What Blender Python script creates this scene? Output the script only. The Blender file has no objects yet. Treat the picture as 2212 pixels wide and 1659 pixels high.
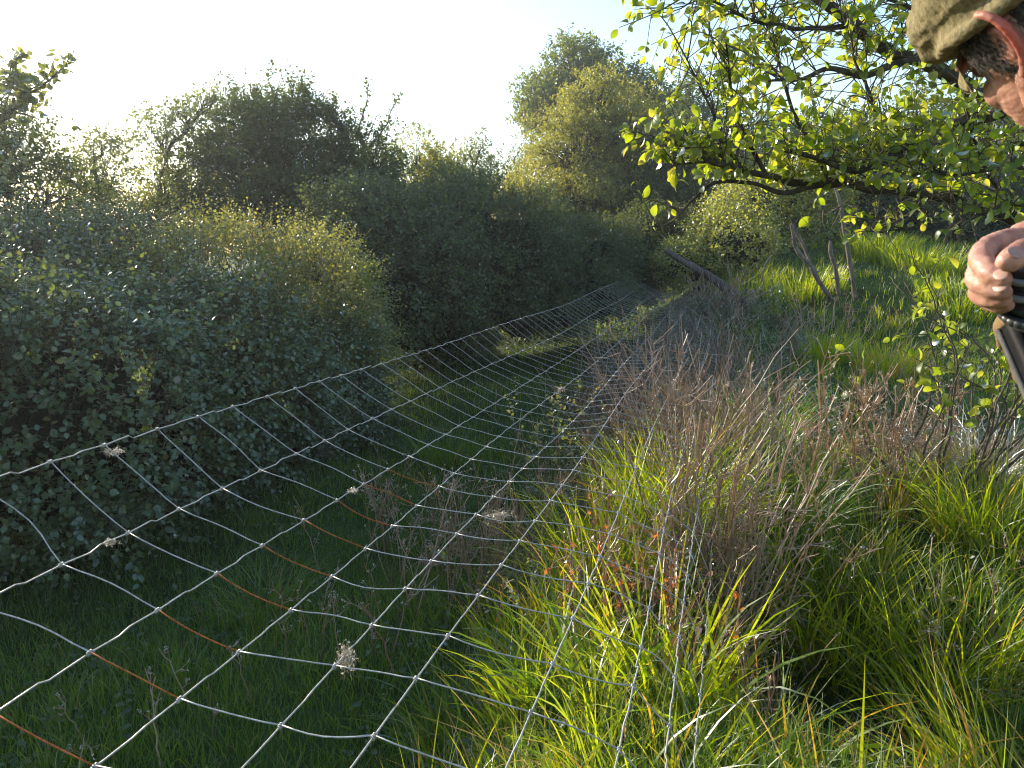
import bpy, bmesh, math, random
import numpy as np
from mathutils import Vector, Matrix
R = np.random.default_rng(7); random.seed(7)
sc = bpy.context.scene; C = sc.collection
# ---------------------------------------------------------------- camera, sky, sun, exposure
PITCH = math.radians(10.6); FPX = 1663.0; CAMZ = 1.5
cd = bpy.data.cameras.new('camera'); cam = bpy.data.objects.new('camera', cd); C.objects.link(cam)
cam.location = (0, 0, CAMZ); cam.rotation_euler = (math.radians(90)-PITCH, 0, 0)
cd.lens = FPX*36/2212; cd.sensor_width = 36; cd.clip_start = .02; cd.clip_end = 2000
cd.dof.use_dof = True; cd.dof.focus_distance = 3.5; cd.dof.aperture_fstop = 20
sc.camera = cam
SUN_AZ, SUN_EL = math.radians(-47), math.radians(19)
w = bpy.data.worlds.new('World'); sc.world = w; w.use_nodes = True
nt = w.node_tree; bg = nt.nodes['Background']
sky = nt.nodes.new('ShaderNodeTexSky'); sky.sky_type = 'NISHITA'; sky.sun_disc = False
sky.sun_elevation = SUN_EL; sky.sun_rotation = SUN_AZ; sky.dust_density = .6; sky.air_density = 1.15; sky.ozone_density = 1.8
nt.links.new(sky.outputs[0], bg.inputs[0]); bg.inputs[1].default_value = .15
sl = bpy.data.lights.new('sun', 'SUN'); sl.energy = 4.5; sl.angle = math.radians(.53); sl.color = (1, .86, .66)
so = bpy.data.objects.new('sun', sl); C.objects.link(so)
S = Vector((math.sin(SUN_AZ)*math.cos(SUN_EL), math.cos(SUN_AZ)*math.cos(SUN_EL), math.sin(SUN_EL)))
so.rotation_euler = S.to_track_quat('Z', 'Y').to_euler(); so.location = (-8, 8, 8)
sc.view_settings.view_transform = 'Standard'; sc.view_settings.look = 'None'; sc.view_settings.gamma = 1
sc.view_settings.exposure = 1.05
sc.render.engine = 'CYCLES'
sc.cycles.pixel_filter_type = 'BLACKMAN_HARRIS'; sc.cycles.filter_width = 1.1; sc.cycles.max_bounces = 8; sc.cycles.diffuse_bounces = 3; sc.cycles.transmission_bounces = 6

# ---------------------------------------------------------------- helpers
def at(px, py, Y):
    "point seen at (px,py) of the 2212 wide view, Y metres ahead"
    x = (px-1106)/FPX; y = -(py-829.5)/FPX
    d = np.array([x, math.cos(PITCH)+y*math.sin(PITCH), -math.sin(PITCH)+y*math.cos(PITCH)])
    return d*(Y/d[1])+np.array([0, 0, CAMZ])
def nrm(a): return a/np.maximum(np.linalg.norm(a, axis=-1, keepdims=True), 1e-9)
def sstep(x, a, b):
    t = np.clip((x-a)/(b-a), 0, 1); return t*t*(3-2*t)
_k = np.random.default_rng(3); _K = _k.normal(size=(24, 3)); _P = _k.uniform(0, 6.28, 24)
def noise3(p, sc_=1.0, o=0):
    "smooth pseudo noise about -1..1"
    p = np.asarray(p)*sc_; r = 0
    for i in range(8):
        k = _K[(i+o) % 24]*(1+i*.35); r = r+np.sin(p@k+_P[(i+o) % 24]+1.7*np.sin(p@_K[(i+o+5) % 24]))/(1+i*.3)
    return r/2.6
FD = np.array([.267, .9636, -.015]); FR = np.array([FD[1], -FD[0], 0]); FR /= np.linalg.norm(FR)
def ground(x, y):
    x = np.asarray(x, float); y = np.asarray(y, float)
    s = x*FR[0]+y*FR[1]
    h = .36*sstep(s, -.85, -.2)*(1-.35*sstep(y, 3, 6))
    h = h+.28*sstep(y, 5, 11)*sstep(s, -1.5, .5)
    h = h+.78*sstep(x, 1.2, 4.8)*sstep(y, 6.5, 11.5)
    h = h+.10*sstep(y, 5, 10)
    h = h-.30*np.exp(-((x-.95)/.36)**2-((y-2.0)/.6)**2)  # dip added so the lower right of the bank falls dark
    h = h+.04*np.sin(x*2.3+y*1.1)+.04*np.sin(y*2.9-x*1.3)+.02*np.sin(x*5.1+1)*np.sin(y*4.3)
    far = sstep(np.hypot(x, y), 20, 60)
    return h*(1-far)
class Buf:
    def __init__(s): s.v = []; s.f3 = []; s.f4 = []; s.a = []; s.n = 0; s.m3 = []; s.m4 = []
    def add(s, v, f3=None, f4=None, a=0.5, mi=0):
        v = np.asarray(v, np.float32).reshape(-1, 3)
        if f3 is not None and len(f3): s.f3.append(np.asarray(f3, np.int32)+s.n); s.m3.append(np.full(len(f3), mi, np.int32))
        if f4 is not None and len(f4): s.f4.append(np.asarray(f4, np.int32)+s.n); s.m4.append(np.full(len(f4), mi, np.int32))
        s.v.append(v); s.a.append(np.broadcast_to(np.asarray(a, np.float32), (len(v),)).copy()); s.n += len(v)
    def build(s, name, mats, parent=None, smooth=False, origin=None):
        v = np.concatenate(s.v) if s.v else np.zeros((0, 3), np.float32)
        f3 = np.concatenate(s.f3) if s.f3 else np.zeros((0, 3), np.int32)
        f4 = np.concatenate(s.f4) if s.f4 else np.zeros((0, 4), np.int32)
        me = bpy.data.meshes.new(name)
        if origin is not None: v = v-np.asarray(origin, np.float32)
        me.vertices.add(len(v)); me.vertices.foreach_set('co', v.ravel())
        me.loops.add(len(f3)*3+len(f4)*4); me.loops.foreach_set('vertex_index', np.concatenate([f3.ravel(), f4.ravel()]))
        me.polygons.add(len(f3)+len(f4))
        st = np.concatenate([np.arange(len(f3))*3, len(f3)*3+np.arange(len(f4))*4]); me.polygons.foreach_set('loop_start', st.astype(np.int32))
        if not isinstance(mats, (list, tuple)): mats = [mats]
        for m in mats: me.materials.append(m)
        mi = np.concatenate(s.m3+s.m4) if (s.m3 or s.m4) else np.zeros(0, np.int32)
        me.polygons.foreach_set('material_index', mi)
        if smooth: me.polygons.foreach_set('use_smooth', np.ones(len(mi), bool))
        at_ = me.attributes.new('v', 'FLOAT', 'POINT'); at_.data.foreach_set('value', np.concatenate(s.a) if s.a else [])
        me.update(calc_edges=True); me.validate()
        o = bpy.data.objects.new(name, me); C.objects.link(o)
        if parent is not None:
            o.parent = parent
            if origin is None: o.matrix_parent_inverse = Matrix.Translation(parent.location).inverted()
        if origin is not None: o.location = Vector(origin) if parent is None else Vector((0, 0, 0))
        return o
def tag(o, label, cat=None, group=None, kind=None):
    if label: o['label'] = label
    if cat: o['category'] = cat
    if group: o['group'] = group
    if kind: o['kind'] = kind
    return o
def empty(name, loc, label, cat, group=None):
    o = bpy.data.objects.new(name, None); C.objects.link(o); o.location = Vector([float(q) for q in loc]); o.empty_display_size = .1
    return tag(o, label, cat, group)
def tube(b, pts, rad, sides=6, a=.5, mi=0, cap=True):
    P = np.asarray(pts, float); n = len(P); r = np.broadcast_to(np.asarray(rad, float), (n,))
    T = nrm(np.gradient(P, axis=0)); up = np.array([0, 0, 1.]) if abs(T[0][2]) < .9 else np.array([1., 0, 0])
    U = np.zeros_like(P); u = np.cross(T[0], up); u /= np.linalg.norm(u)
    for i in range(n):
        u = u-T[i]*(u@T[i]); u /= max(np.linalg.norm(u), 1e-9); U[i] = u
    V = np.cross(T, U); th = np.arange(sides)*2*math.pi/sides
    ring = P[:, None]+r[:, None, None]*(np.cos(th)[None, :, None]*U[:, None]+np.sin(th)[None, :, None]*V[:, None])
    i = np.arange(n-1)[:, None]*sides; j = np.arange(sides)[None]; k = (j+1) % sides
    f = np.stack([i+j, i+k, i+sides+k, i+sides+j], -1).reshape(-1, 4)
    v = ring.reshape(-1, 3); f3 = None
    if cap:
        v = np.concatenate([v, P[:1], P[-1:]]); c0 = n*sides; j = np.arange(sides); k = (j+1) % sides
        f3 = np.concatenate([np.stack([np.full(sides, c0), k, j], -1), np.stack([np.full(sides, c0+1), (n-1)*sides+j, (n-1)*sides+k], -1)])
    b.add(v, f3, f, a, mi)
def tubes(b, P, r, sides=3, a=.5):
    "many tubes at once: P (N,K,3), r (N,K)"
    P = np.asarray(P, float); N, K = P.shape[:2]
    if N == 0: return
    T = nrm(np.gradient(P, axis=1)); ref = np.where(np.abs(T[:, :1, 2:3]) < .85, np.array([0, 0, 1.]), np.array([1., 0, 0]))
    U = nrm(np.cross(T, np.broadcast_to(ref, T.shape))); V = np.cross(T, U)
    th = np.arange(sides)*2*math.pi/sides
    v = P[:, :, None]+r[:, :, None, None]*(np.cos(th)[:, None]*U[:, :, None]+np.sin(th)[:, None]*V[:, :, None])
    n0 = np.arange(N)[:, None, None]*K*sides; i = np.arange(K-1)[None, :, None]*sides; j = np.arange(sides)[None, None]; k = (j+1) % sides
    f = np.stack([n0+i+j, n0+i+k, n0+i+sides+k, n0+i+sides+j], -1).reshape(-1, 4)
    a = np.broadcast_to(np.asarray(a, float), (N,)); b.add(v.reshape(-1, 3), None, f, np.repeat(a, K*sides))
def curve(pts, n=20, wob=0, seed=0):
    "catmull-rom through pts"
    P = np.asarray(pts, float); m = len(P)
    if m == 2: P = np.array([P[0], (P[0]+P[1])/2, P[1]]); m = 3
    Q = np.concatenate([[2*P[0]-P[1]], P, [2*P[-1]-P[-2]]]); t = np.linspace(0, m-1-1e-6, n); i = t.astype(int); u = (t-i)[:, None]
    a, b_, c, d = Q[i], Q[i+1], Q[i+2], Q[i+3]
    o = .5*((2*b_)+(-a+c)*u+(2*a-5*b_+4*c-d)*u*u+(-a+3*b_-3*c+d)*u**3)
    if wob: o[:, :3] += wob*np.stack([noise3(o[:, :3]*1.0, 6, k+seed) for k in (0, 7, 13)], -1)
    return o
# leaf shapes: x across, y along, z up (folded along the midrib, arching)
LEAF2 = (np.array([(0, 0, 0), (-.36, .45, .10), (0, 1, -.10), (.36, .45, .10)]), [(0, 2, 1), (0, 3, 2)])
LEAF6 = (np.array([(0, 0, 0), (-.27, .25, .05), (-.30, .60, .03), (0, 1, -.18), (.30, .60, .03), (.27, .25, .05), (0, .3, -.03), (0, .62, -.05)]),
         [(0, 6, 1), (1, 6, 7), (1, 7, 2), (2, 7, 3), (0, 5, 6), (5, 7, 6), (5, 4, 7), (4, 3, 7)])
_yy = np.array([.0, .12, .28, .45, .62, .78, .9, 1.0]); _ww = np.array([.03, .17, .27, .32, .31, .24, .13, .005])
_lv = []; _lf = []
for i_, (y_, w_) in enumerate(zip(_yy, _ww)):
    z_ = .05*math.sin(y_*3.1)-.22*y_*y_
    _lv += [(-w_, y_, z_+.09*w_/.32), (0, y_, z_), (w_, y_, z_+.09*w_/.32)]
    if i_: q_ = 3*i_; _lf += [(q_-3, q_-2, q_+1), (q_-3, q_+1, q_), (q_-2, q_-1, q_+2), (q_-2, q_+2, q_+1)]
LEAFB = (np.array(_lv), _lf)
def leaves(b, P, D_, N_, L, W=None, shape=LEAF2, a=None, mi=0):
    P = np.asarray(P, float); n = len(P)
    if n == 0: return
    D_ = nrm(np.asarray(D_, float)); X = nrm(np.cross(D_, N_)); Z = np.cross(X, D_)
    L = np.broadcast_to(np.asarray(L, float), (n,)); W = L if W is None else np.broadcast_to(np.asarray(W, float), (n,))
    T, F = shape; T = T[None]
    v = P[:, None]+X[:, None]*(T[..., 0:1]*W[:, None, None])+D_[:, None]*(T[..., 1:2]*L[:, None, None])+Z[:, None]*(T[..., 2:3]*L[:, None, None])
    F = np.asarray(F); f = (np.arange(n)[:, None, None]*T.shape[1]+F[None]).reshape(-1, 3)
    if a is None: a = R.uniform(0, 1, n)
    b.add(v.reshape(-1, 3), f, None, np.repeat(np.broadcast_to(a, (n,)), T.shape[1]), mi)
def rdir(n): return nrm(R.normal(size=(n, 3)))
def sprays(b, P, O, L, k, leaf, shape=LEAF2, upb=.5, aspect=1., a=None, twigs=None, tr=.0015, mi=0):
    "shoots: start P, outward direction O, length L, each with k leaves"
    n = len(P)
    if n == 0: return
    t = np.linspace(.12, 1, k); sag = np.array([0, 0, -1.])
    L = np.broadcast_to(L, (n,)); az = R.uniform(0, 6.28, (n, 1))+np.arange(k)[None]*2.4
    U = nrm(np.cross(O, rdir(n))); V = np.cross(O, U)
    Q = P[:, None]+O[:, None]*(t[None, :, None]*L[:, None, None])+sag*(t[None, :, None]**2*L[:, None, None]*.15)
    side = np.cos(az)[..., None]*U[:, None]+np.sin(az)[..., None]*V[:, None]
    Dl = nrm(side*.8+O[:, None]*.7+sag*.25+.25*R.normal(size=(n, k, 3)))
    Nl = nrm(np.array([0, 0, 1.])*upb+O[:, None]*.35+.45*R.normal(size=(n, k, 3)))
    base = R.uniform(0, 1, (n, 1)) if a is None else np.broadcast_to(a, (n,))[:, None]
    av = np.clip(base*.6+.4*R.uniform(0, 1, (n, k)), 0, 1)
    lf = np.broadcast_to(np.asarray(leaf, float), (n,))[:, None]*R.uniform(.65, 1.25, (n, k))*(1.1-.35*t[None])
    leaves(b, Q.reshape(-1, 3), Dl.reshape(-1, 3), Nl.reshape(-1, 3), lf.ravel(), lf.ravel()*aspect, shape, av.ravel(), mi)
    if twigs is not None:
        tt = np.linspace(-.3, 1, 4); q = P[:, None]+O[:, None]*(tt[None, :, None]*L[:, None, None])+sag*(np.maximum(tt, 0)[None, :, None]**2*L[:, None, None]*.15)
        tubes(twigs, q, np.broadcast_to(tr*np.linspace(1, .4, 4), (n, 4)), 3)
def blades(b, B, az, L, W, lean, bend, seg=5, a=None, mi=0):
    n = len(B)
    if n == 0: return
    s = np.linspace(0, 1, seg+1); th = lean[:, None]+bend[:, None]*s[None]**1.4
    h = np.stack([np.cos(az), np.sin(az), np.zeros(n)], -1)
    d = np.sin(th)[..., None]*h[:, None]+np.cos(th)[..., None]*np.array([0, 0, 1.])
    step = d*(L/seg)[:, None, None]; P = B[:, None]+np.concatenate([np.zeros((n, 1, 3)), np.cumsum(step[:, :-1], 1)], 1)
    tw = R.uniform(-1.2, 1.2, n); sd = np.stack([-np.sin(az), np.cos(az), np.zeros(n)], -1)
    nn = np.cross(sd[:, None], d); sdv = np.cos(tw)[:, None, None]*sd[:, None]+np.sin(tw)[:, None, None]*nn
    wp = (.55+.9*s-1.42*s**2.2); wp = np.maximum(wp, .03)*.9
    hw = (W/2)[:, None]*wp[None]
    v = np.stack([P-sdv*hw[..., None], P+sdv*hw[..., None]], 2)
    n0 = np.arange(n)[:, None]*(seg+1)*2; i = np.arange(seg)[None]*2
    f = np.stack([n0+i, n0+i+1, n0+i+3, n0+i+2], -1).reshape(-1, 4)
    if a is None: a = R.uniform(0, 1, n)
    b.add(v.reshape(-1, 3), None, f, np.repeat(a, (seg+1)*2), mi)

# ---------------------------------------------------------------- materials
def newmat(name):
    m = bpy.data.materials.new(name); m.use_nodes = True; n = m.node_tree; n.nodes.clear()
    out = n.nodes.new('ShaderNodeOutputMaterial'); return m, n, out
def ramp(n, stops, src):
    r = n.nodes.new('ShaderNodeValToRGB'); e = r.color_ramp.elements
    while len(e) < len(stops): e.new(.5)
    for q, (p, c) in zip(e, stops): q.position = p; q.color = (*c, 1)
    n.links.new(src, r.inputs[0]); return r.outputs[0]
def leafmat(name, stops, tstops, mixf=.5, gloss=.05, rough=.4, fr_=.35):
    m, n, out = newmat(name); at_ = n.nodes.new('ShaderNodeAttribute'); at_.attribute_name = 'v'
    d = n.nodes.new('ShaderNodeBsdfDiffuse'); t = n.nodes.new('ShaderNodeBsdfTranslucent'); g = n.nodes.new('ShaderNodeBsdfGlossy')
    n.links.new(ramp(n, stops, at_.outputs['Fac']), d.inputs[0]); n.links.new(ramp(n, tstops, at_.outputs['Fac']), t.inputs[0])
    g.inputs['Roughness'].default_value = rough; g.inputs[0].default_value = (.9, .95, 1, 1)
    a = n.nodes.new('ShaderNodeMixShader'); a.inputs[0].default_value = mixf; n.links.new(d.outputs[0], a.inputs[1]); n.links.new(t.outputs[0], a.inputs[2])
    fr = n.nodes.new('ShaderNodeLayerWeight'); fr.inputs[0].default_value = .25
    mu = n.nodes.new('ShaderNodeMath'); mu.operation = 'MULTIPLY_ADD'; mu.inputs[1].default_value = fr_; mu.inputs[2].default_value = gloss; n.links.new(fr.outputs['Fresnel'], mu.inputs[0])
    b = n.nodes.new('ShaderNodeMixShader'); n.links.new(mu.outputs[0], b.inputs[0]); n.links.new(a.outputs[0], b.inputs[1]); n.links.new(g.outputs[0], b.inputs[2])
    n.links.new(b.outputs[0], out.inputs[0]); return m
def solid(name, stops, scale=20, rough=.8, metal=0, bump=.3, stretch=(1, 1, 1), sss=0, bs=None, dist=.002):
    m, n, out = newmat(name); p = n.nodes.new('ShaderNodeBsdfPrincipled'); tc = n.nodes.new('ShaderNodeTexCoord'); mp = n.nodes.new('ShaderNodeMapping')
    mp.inputs['Scale'].default_value = stretch; n.links.new(tc.outputs['Object'], mp.inputs[0])
    no = n.nodes.new('ShaderNodeTexNoise'); no.inputs['Scale'].default_value = scale; no.inputs['Detail'].default_value = 6; no.inputs['Roughness'].default_value = .65
    n.links.new(mp.outputs[0], no.inputs[0]); n.links.new(ramp(n, stops, no.outputs[0]), p.inputs['Base Color'])
    p.inputs['Specular IOR Level'].default_value = .12 if rough > .55 else .5; p.inputs['Roughness'].default_value = rough; p.inputs['Metallic'].default_value = metal
    if sss: p.inputs['Subsurface Weight'].default_value = sss; p.inputs['Subsurface Radius'].default_value = (1, .3, .15); p.inputs['Subsurface Scale'].default_value = .012
    if bump:
        n2 = n.nodes.new('ShaderNodeTexNoise'); n2.inputs['Scale'].default_value = bs or scale*2; n2.inputs['Detail'].default_value = 4; n.links.new(mp.outputs[0], n2.inputs[0])
        bp = n.nodes.new('ShaderNodeBump'); bp.inputs['Strength'].default_value = bump; bp.inputs['Distance'].default_value = dist; n.links.new(n2.outputs[0], bp.inputs['Height']); n.links.new(bp.outputs[0], p.inputs['Normal'])
    n.links.new(p.outputs[0], out.inputs[0]); return m
G = lambda *c: c
M = {}
M['bramble'] = leafmat('bramble leaf', [(0, (.06, .105, .045)), (.6, (.10, .160, .065)), (.93, (.11, .15, .05)), (1, (.16, .10, .04))], [(0, (.13, .20, .03)), (.9, (.25, .30, .04)), (1, (.30, .18, .04))], .42, .06, .38)
M['rose'] = leafmat('rose leaf', [(0, (.06, .10, .03)), (.8, (.10, .14, .04)), (1, (.18, .11, .05))], [(0, (.36, .42, .05)), (.8, (.58, .52, .07)), (1, (.5, .25, .08))], .5, .05, .4)
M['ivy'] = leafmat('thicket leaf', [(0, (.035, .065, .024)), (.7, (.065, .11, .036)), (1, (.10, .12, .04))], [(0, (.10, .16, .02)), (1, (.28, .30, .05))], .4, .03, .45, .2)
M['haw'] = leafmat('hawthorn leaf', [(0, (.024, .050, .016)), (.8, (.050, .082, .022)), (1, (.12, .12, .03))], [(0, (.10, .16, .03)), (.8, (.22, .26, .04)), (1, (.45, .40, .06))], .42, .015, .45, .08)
M['birch'] = leafmat('birch leaf', [(0, (.05, .08, .025)), (1, (.12, .14, .03))], [(0, (.20, .25, .04)), (1, (.42, .42, .06))], .5, .05, .4)
M['oak'] = leafmat('oak leaf', [(0, (.04, .075, .015)), (1, (.11, .14, .02))], [(0, (.15, .22, .02)), (1, (.35, .38, .04))], .48, .03, .4, .15)
M['willow'] = leafmat('willow leaf', [(0, (.09, .115, .02)), (1, (.20, .20, .03))], [(0, (.32, .34, .03)), (1, (.60, .54, .06))], .55, .03, .45, .15)
M['sallow'] = leafmat('sallow leaf', [(0, (.045, .085, .018)), (.7, (.085, .13, .025)), (1, (.15, .16, .06))], [(0, (.32, .46, .01)), (.7, (.58, .66, .015)), (1, (.75, .68, .06))], .6, .025, .42)
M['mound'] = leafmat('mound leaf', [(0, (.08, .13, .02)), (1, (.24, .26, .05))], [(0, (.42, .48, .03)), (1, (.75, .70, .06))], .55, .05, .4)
M['grass'] = leafmat('grass blade', [(0, (.085, .175, .05)), (.7, (.13, .23, .055)), (.93, (.11, .14, .03)), (.97, (.28, .22, .10)), (1, (.34, .27, .14))],
                     [(0, (.10, .20, .008)), (.7, (.22, .33, .008)), (.93, (.42, .44, .02)), (.97, (.5, .34, .10)), (1, (.5, .36, .14))], .6, .015, .5, .10)
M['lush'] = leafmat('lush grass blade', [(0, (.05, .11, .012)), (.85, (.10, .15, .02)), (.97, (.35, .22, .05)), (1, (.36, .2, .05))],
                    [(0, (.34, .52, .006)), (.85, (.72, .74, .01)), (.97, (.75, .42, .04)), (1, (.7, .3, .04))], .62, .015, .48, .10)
M['straw'] = leafmat('straw blade', [(0, (.15, .12, .07)), (1, (.30, .25, .15))], [(0, (.2, .15, .08)), (1, (.32, .26, .14))], .35, .05, .5)
M['rust_leaf'] = leafmat('rusty dock leaf', [(0, (.18, .08, .02)), (1, (.30, .12, .04))], [(0, (.65, .16, .02)), (1, (.75, .30, .04))], .6, .05, .4)
M['blossom'] = leafmat('white blossom petal', [(0, (.65, .66, .62)), (1, (.8, .8, .78))], [(0, (.5, .5, .45)), (1, (.6, .6, .55))], .35, .03, .5)
M['fluff'] = leafmat('seed fluff', [(0, (.55, .5, .42)), (1, (.75, .7, .62))], [(0, (.6, .52, .42)), (1, (.75, .68, .58))], .5, .02, .5)
M['bark'] = solid('dark bark', [(.3, (.035, .028, .02)), (.6, (.09, .075, .055)), (.72, (.20, .16, .06))], 30, .9, 0, .8, dist=.006)
M['twig'] = solid('grey twig bark', [(.3, (.06, .05, .038)), (.7, (.15, .125, .095))], 40, .75, 0, .4)
M['dead'] = leafmat('dead weed stem', [(0, (.20, .125, .07)), (.5, (.40, .275, .175)), (1, (.64, .52, .38))], [(0, (.48, .28, .14)), (.5, (.72, .48, .28)), (1, (.9, .72, .52))], .45, .06, .4)
M['deaddark'] = leafmat('mauve brown dead stem', [(0, (.08, .058, .04)), (1, (.46, .35, .25))], [(0, (.16, .11, .07)), (1, (.72, .52, .36))], .4, .05, .45)
M['deadwood'] = solid('weathered dead wood', [(.3, (.05, .042, .034)), (.5, (.15, .125, .10)), (.75, (.32, .27, .22))], 16, .85, 0, .9, (1, 1, .15), dist=.008)
M['post'] = solid('weathered post timber', [(.3, (.05, .042, .038)), (.55, (.12, .105, .095)), (.8, (.22, .19, .17))], 22, .85, 0, .9, (1, 1, .08), dist=.01)
M['wire'] = solid('galvanised wire', [(.3, (.30, .29, .27)), (.7, (.58, .57, .55))], 90, .42, .55, .25, dist=.0004)
M['rust'] = solid('rusted wire', [(.3, (.22, .06, .015)), (.7, (.50, .17, .05))], 120, .7, .1, .3, dist=.0004)
M['soil'] = solid('turf soil', [(.3, (.022, .034, .010)), (.55, (.045, .078, .018)), (.8, (.075, .08, .035))], 3, 1, 0, .9, bs=25, dist=.03)

# ---------------------------------------------------------------- ground
def make_ground():
    g = np.concatenate([-np.geomspace(85, 13, 16), np.arange(-12.5, 12.6, .25), np.geomspace(13, 85, 16)])
    X, Y = np.meshgrid(g, g+6); Z = ground(X, Y); n = len(g)
    v = np.stack([X, Y, Z], -1).reshape(-1, 3); i = np.arange(n-1)[:, None]*n+np.arange(n-1)[None]
    b = Buf(); b.add(v, None, np.stack([i, i+1, i+n+1, i+n], -1).reshape(-1, 4)); o = b.build('ground', M['soil'], smooth=True); tag(o, None, kind='structure')
make_ground()
def gpt(x, y, dz=0): return np.array([x, y, float(ground(x, y))+dz])
def gat(px, py):
    "where the ray through a pixel meets the ground"
    lo, hi = .8, 30
    for Y in np.arange(.8, 30, .05):
        q = at(px, py, Y)
        if q[2] <= ground(q[0], q[1]): return q
    return at(px, py, 14)

# ---------------------------------------------------------------- grass (uncountable sward)
def scatter(n, y0, y1, spread=.78, p=1.0):
    u = R.uniform(0, 1, n); y = (y0**(1-p)+u*(y1**(1-p)-y0**(1-p)))**(1/(1-p)) if p != 1 else y0*(y1/y0)**u
    x = R.uniform(-spread, spread, n)*(y+.6); return x, y
def fence_s(x, y): return x*FR[0]+y*FR[1]
def grass():
    b = Buf()
    n = 105000; x, y = scatter(n, .9, 17, p=1.15)
    # gather part of the blades into clumps
    cx, cy = scatter(2600, .9, 17, p=1.15); k = R.integers(0, 2600, n); m = R.uniform(0, 1, n) < .62
    rr = np.abs(R.normal(0, .05, n)); aa = R.uniform(0, 6.28, n)
    x = np.where(m, cx[k]+rr*np.cos(aa), x); y = np.where(m, cy[k]+rr*np.sin(aa), y)
    s = fence_s(x, y); nz = noise3(np.stack([x, y, x*0], -1), 1.1)
    tall = sstep(s, -.75, -.25)*(1-.85*sstep(y, 3.0, 4.2))
    L = .10+.05*nz+.06*tall*(1+.8*nz)
    L *= R.uniform(.6, 1.35, n); L = np.maximum(L, .05)
    L = L*np.where(y > 7, 1.1, 1)
    d = np.hypot(x, y); W = R.uniform(.0028, .0062, n)*(1+.45*tall)*(1+.10*np.maximum(d-2, 0))
    az = np.where(m, aa+R.normal(0, .8, n), R.uniform(0, 6.28, n)); lean = np.abs(R.normal(.18, .15, n)); bend = np.abs(R.normal(.7, .5, n))
    z = ground(x, y)-.01; keep = (s < .95+y*1.2) & (R.uniform(0, 1, n) < np.where((s > -.6) & (y < 4.5), .45, np.where(s < -.6, .72, .92)))
    a = np.clip(R.uniform(0, .93, n)+(R.uniform(0, 1, n) < .07)*.3, 0, 1)
    near = keep & (y < 4.5); farr = keep & ~near
    B = np.stack([x, y, z], -1)
    lit = farr & (x > .5) & (y > 5.8)  # brighter blade material here paints sunlight onto the far right bank
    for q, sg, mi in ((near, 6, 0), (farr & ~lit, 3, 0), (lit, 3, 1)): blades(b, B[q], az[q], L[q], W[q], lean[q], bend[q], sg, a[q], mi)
    # arching tussocks crowding the bank
    nc = 250; tx, ty = R.uniform(-.55, 2.4, nc), R.uniform(.95, 4.6, nc); ts = ty; q = (tx < .62*ty+.5) & (np.hypot((tx-.62)/.40, (ty-2.05)/.62) > 1) & ((ty < 3.5) | (tx < .1)); c = FD*ts[:, None]+FR*tx[:, None]; c = c[q]; hh = R.uniform(.22, .42, len(c))*(.85+.15*sstep(ty[q], 1.5, 2.6))*(1-.35*sstep(tx[q], .5, 1.3)); ncl = R.integers(26, 70, len(c))
    k = np.repeat(np.arange(len(c)), ncl); m = len(k); aa = R.uniform(0, 6.28, m); rr = R.uniform(.02, .10, len(c))[k]*np.sqrt(R.uniform(size=m)); bx, by = c[k, 0]+rr*np.cos(aa), c[k, 1]+rr*np.sin(aa)
    dryc = R.uniform(size=len(c)) < .12; a = np.where(dryc[k] & (R.uniform(size=m) < .6) | (R.uniform(size=m) < .11), R.uniform(.93, 1, m), np.clip(R.uniform(.1, .9, len(c))[k]+R.normal(0, .15, m), 0, .92))
    blades(b, np.stack([bx, by, ground(bx, by)-.015], -1), aa+R.normal(0, .5, m), hh[k]*R.uniform(.4, 1.25, m), R.uniform(.004, .0105, m), np.abs(R.normal(.22, .15, m)), np.abs(R.normal(1.0, .45, m)), 7, a, 1)
    # dry thatch lying in the sward
    m = 5200; x, y = scatter(m, .95, 7, p=1.1); q = fence_s(x, y) > -.7; x, y = x[q], y[q]; m = len(x)
    blades(b, np.stack([x, y, ground(x, y)+.02], -1), R.uniform(0, 6.28, m), R.uniform(.12, .35, m), R.uniform(.002, .005, m), R.uniform(.5, 1.3, m), R.uniform(.2, 1., m), 5, R.uniform(.94, 1, m))
    # fine low turf between
    n = 110000; x, y = scatter(n, .9, 20, p=.9); z = ground(x, y)-.005
    blades(b, np.stack([x, y, z], -1), R.uniform(0, 6.28, n), R.uniform(.03, .10, n), R.uniform(.002, .004, n)*(1+.13*y), np.abs(R.normal(.3, .2, n)), np.abs(R.normal(.6, .4, n)), 2, R.uniform(0, .9, n))
    o = b.build('grass', [M['grass'], M['lush']]); tag(o, 'green meadow grass covering the bank and the shaded strip beyond the wire fence', 'grass', kind='stuff')
grass()
def tussock(x, y, r, n, h, label, wide=.008, mat='lush', name='grass_tussock', group='lush grass tussocks', lean=.25, bend=.8, dry=.04, az0=None):
    b = Buf(); aa = R.uniform(0, 6.28, n); rr = r*np.sqrt(R.uniform(0, 1, n)); bx, by = x+rr*np.cos(aa), y+rr*np.sin(aa)
    az = aa+R.normal(0, .7, n)
    if az0 is not None: az = az0+R.normal(0, .6, n)
    d = y; W = R.uniform(.5, 1.25, n)*wide*(1+.06*max(d-2, 0))
    a = np.where(R.uniform(0, 1, n) < dry, R.uniform(.93, 1, n), R.uniform(0, .88, n))
    blades(b, np.stack([bx, by, ground(bx, by)-.015], -1), az, h*R.uniform(.45, 1.15, n), W, np.abs(R.normal(lean, .15, n))+.5*rr/max(r, .01)*lean, np.abs(R.normal(bend, .35, n)), 6 if y < 5 else 4, a)
    o = b.build(name, M[mat], origin=gpt(x, y)); return tag(o, label, 'grass', group)

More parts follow.
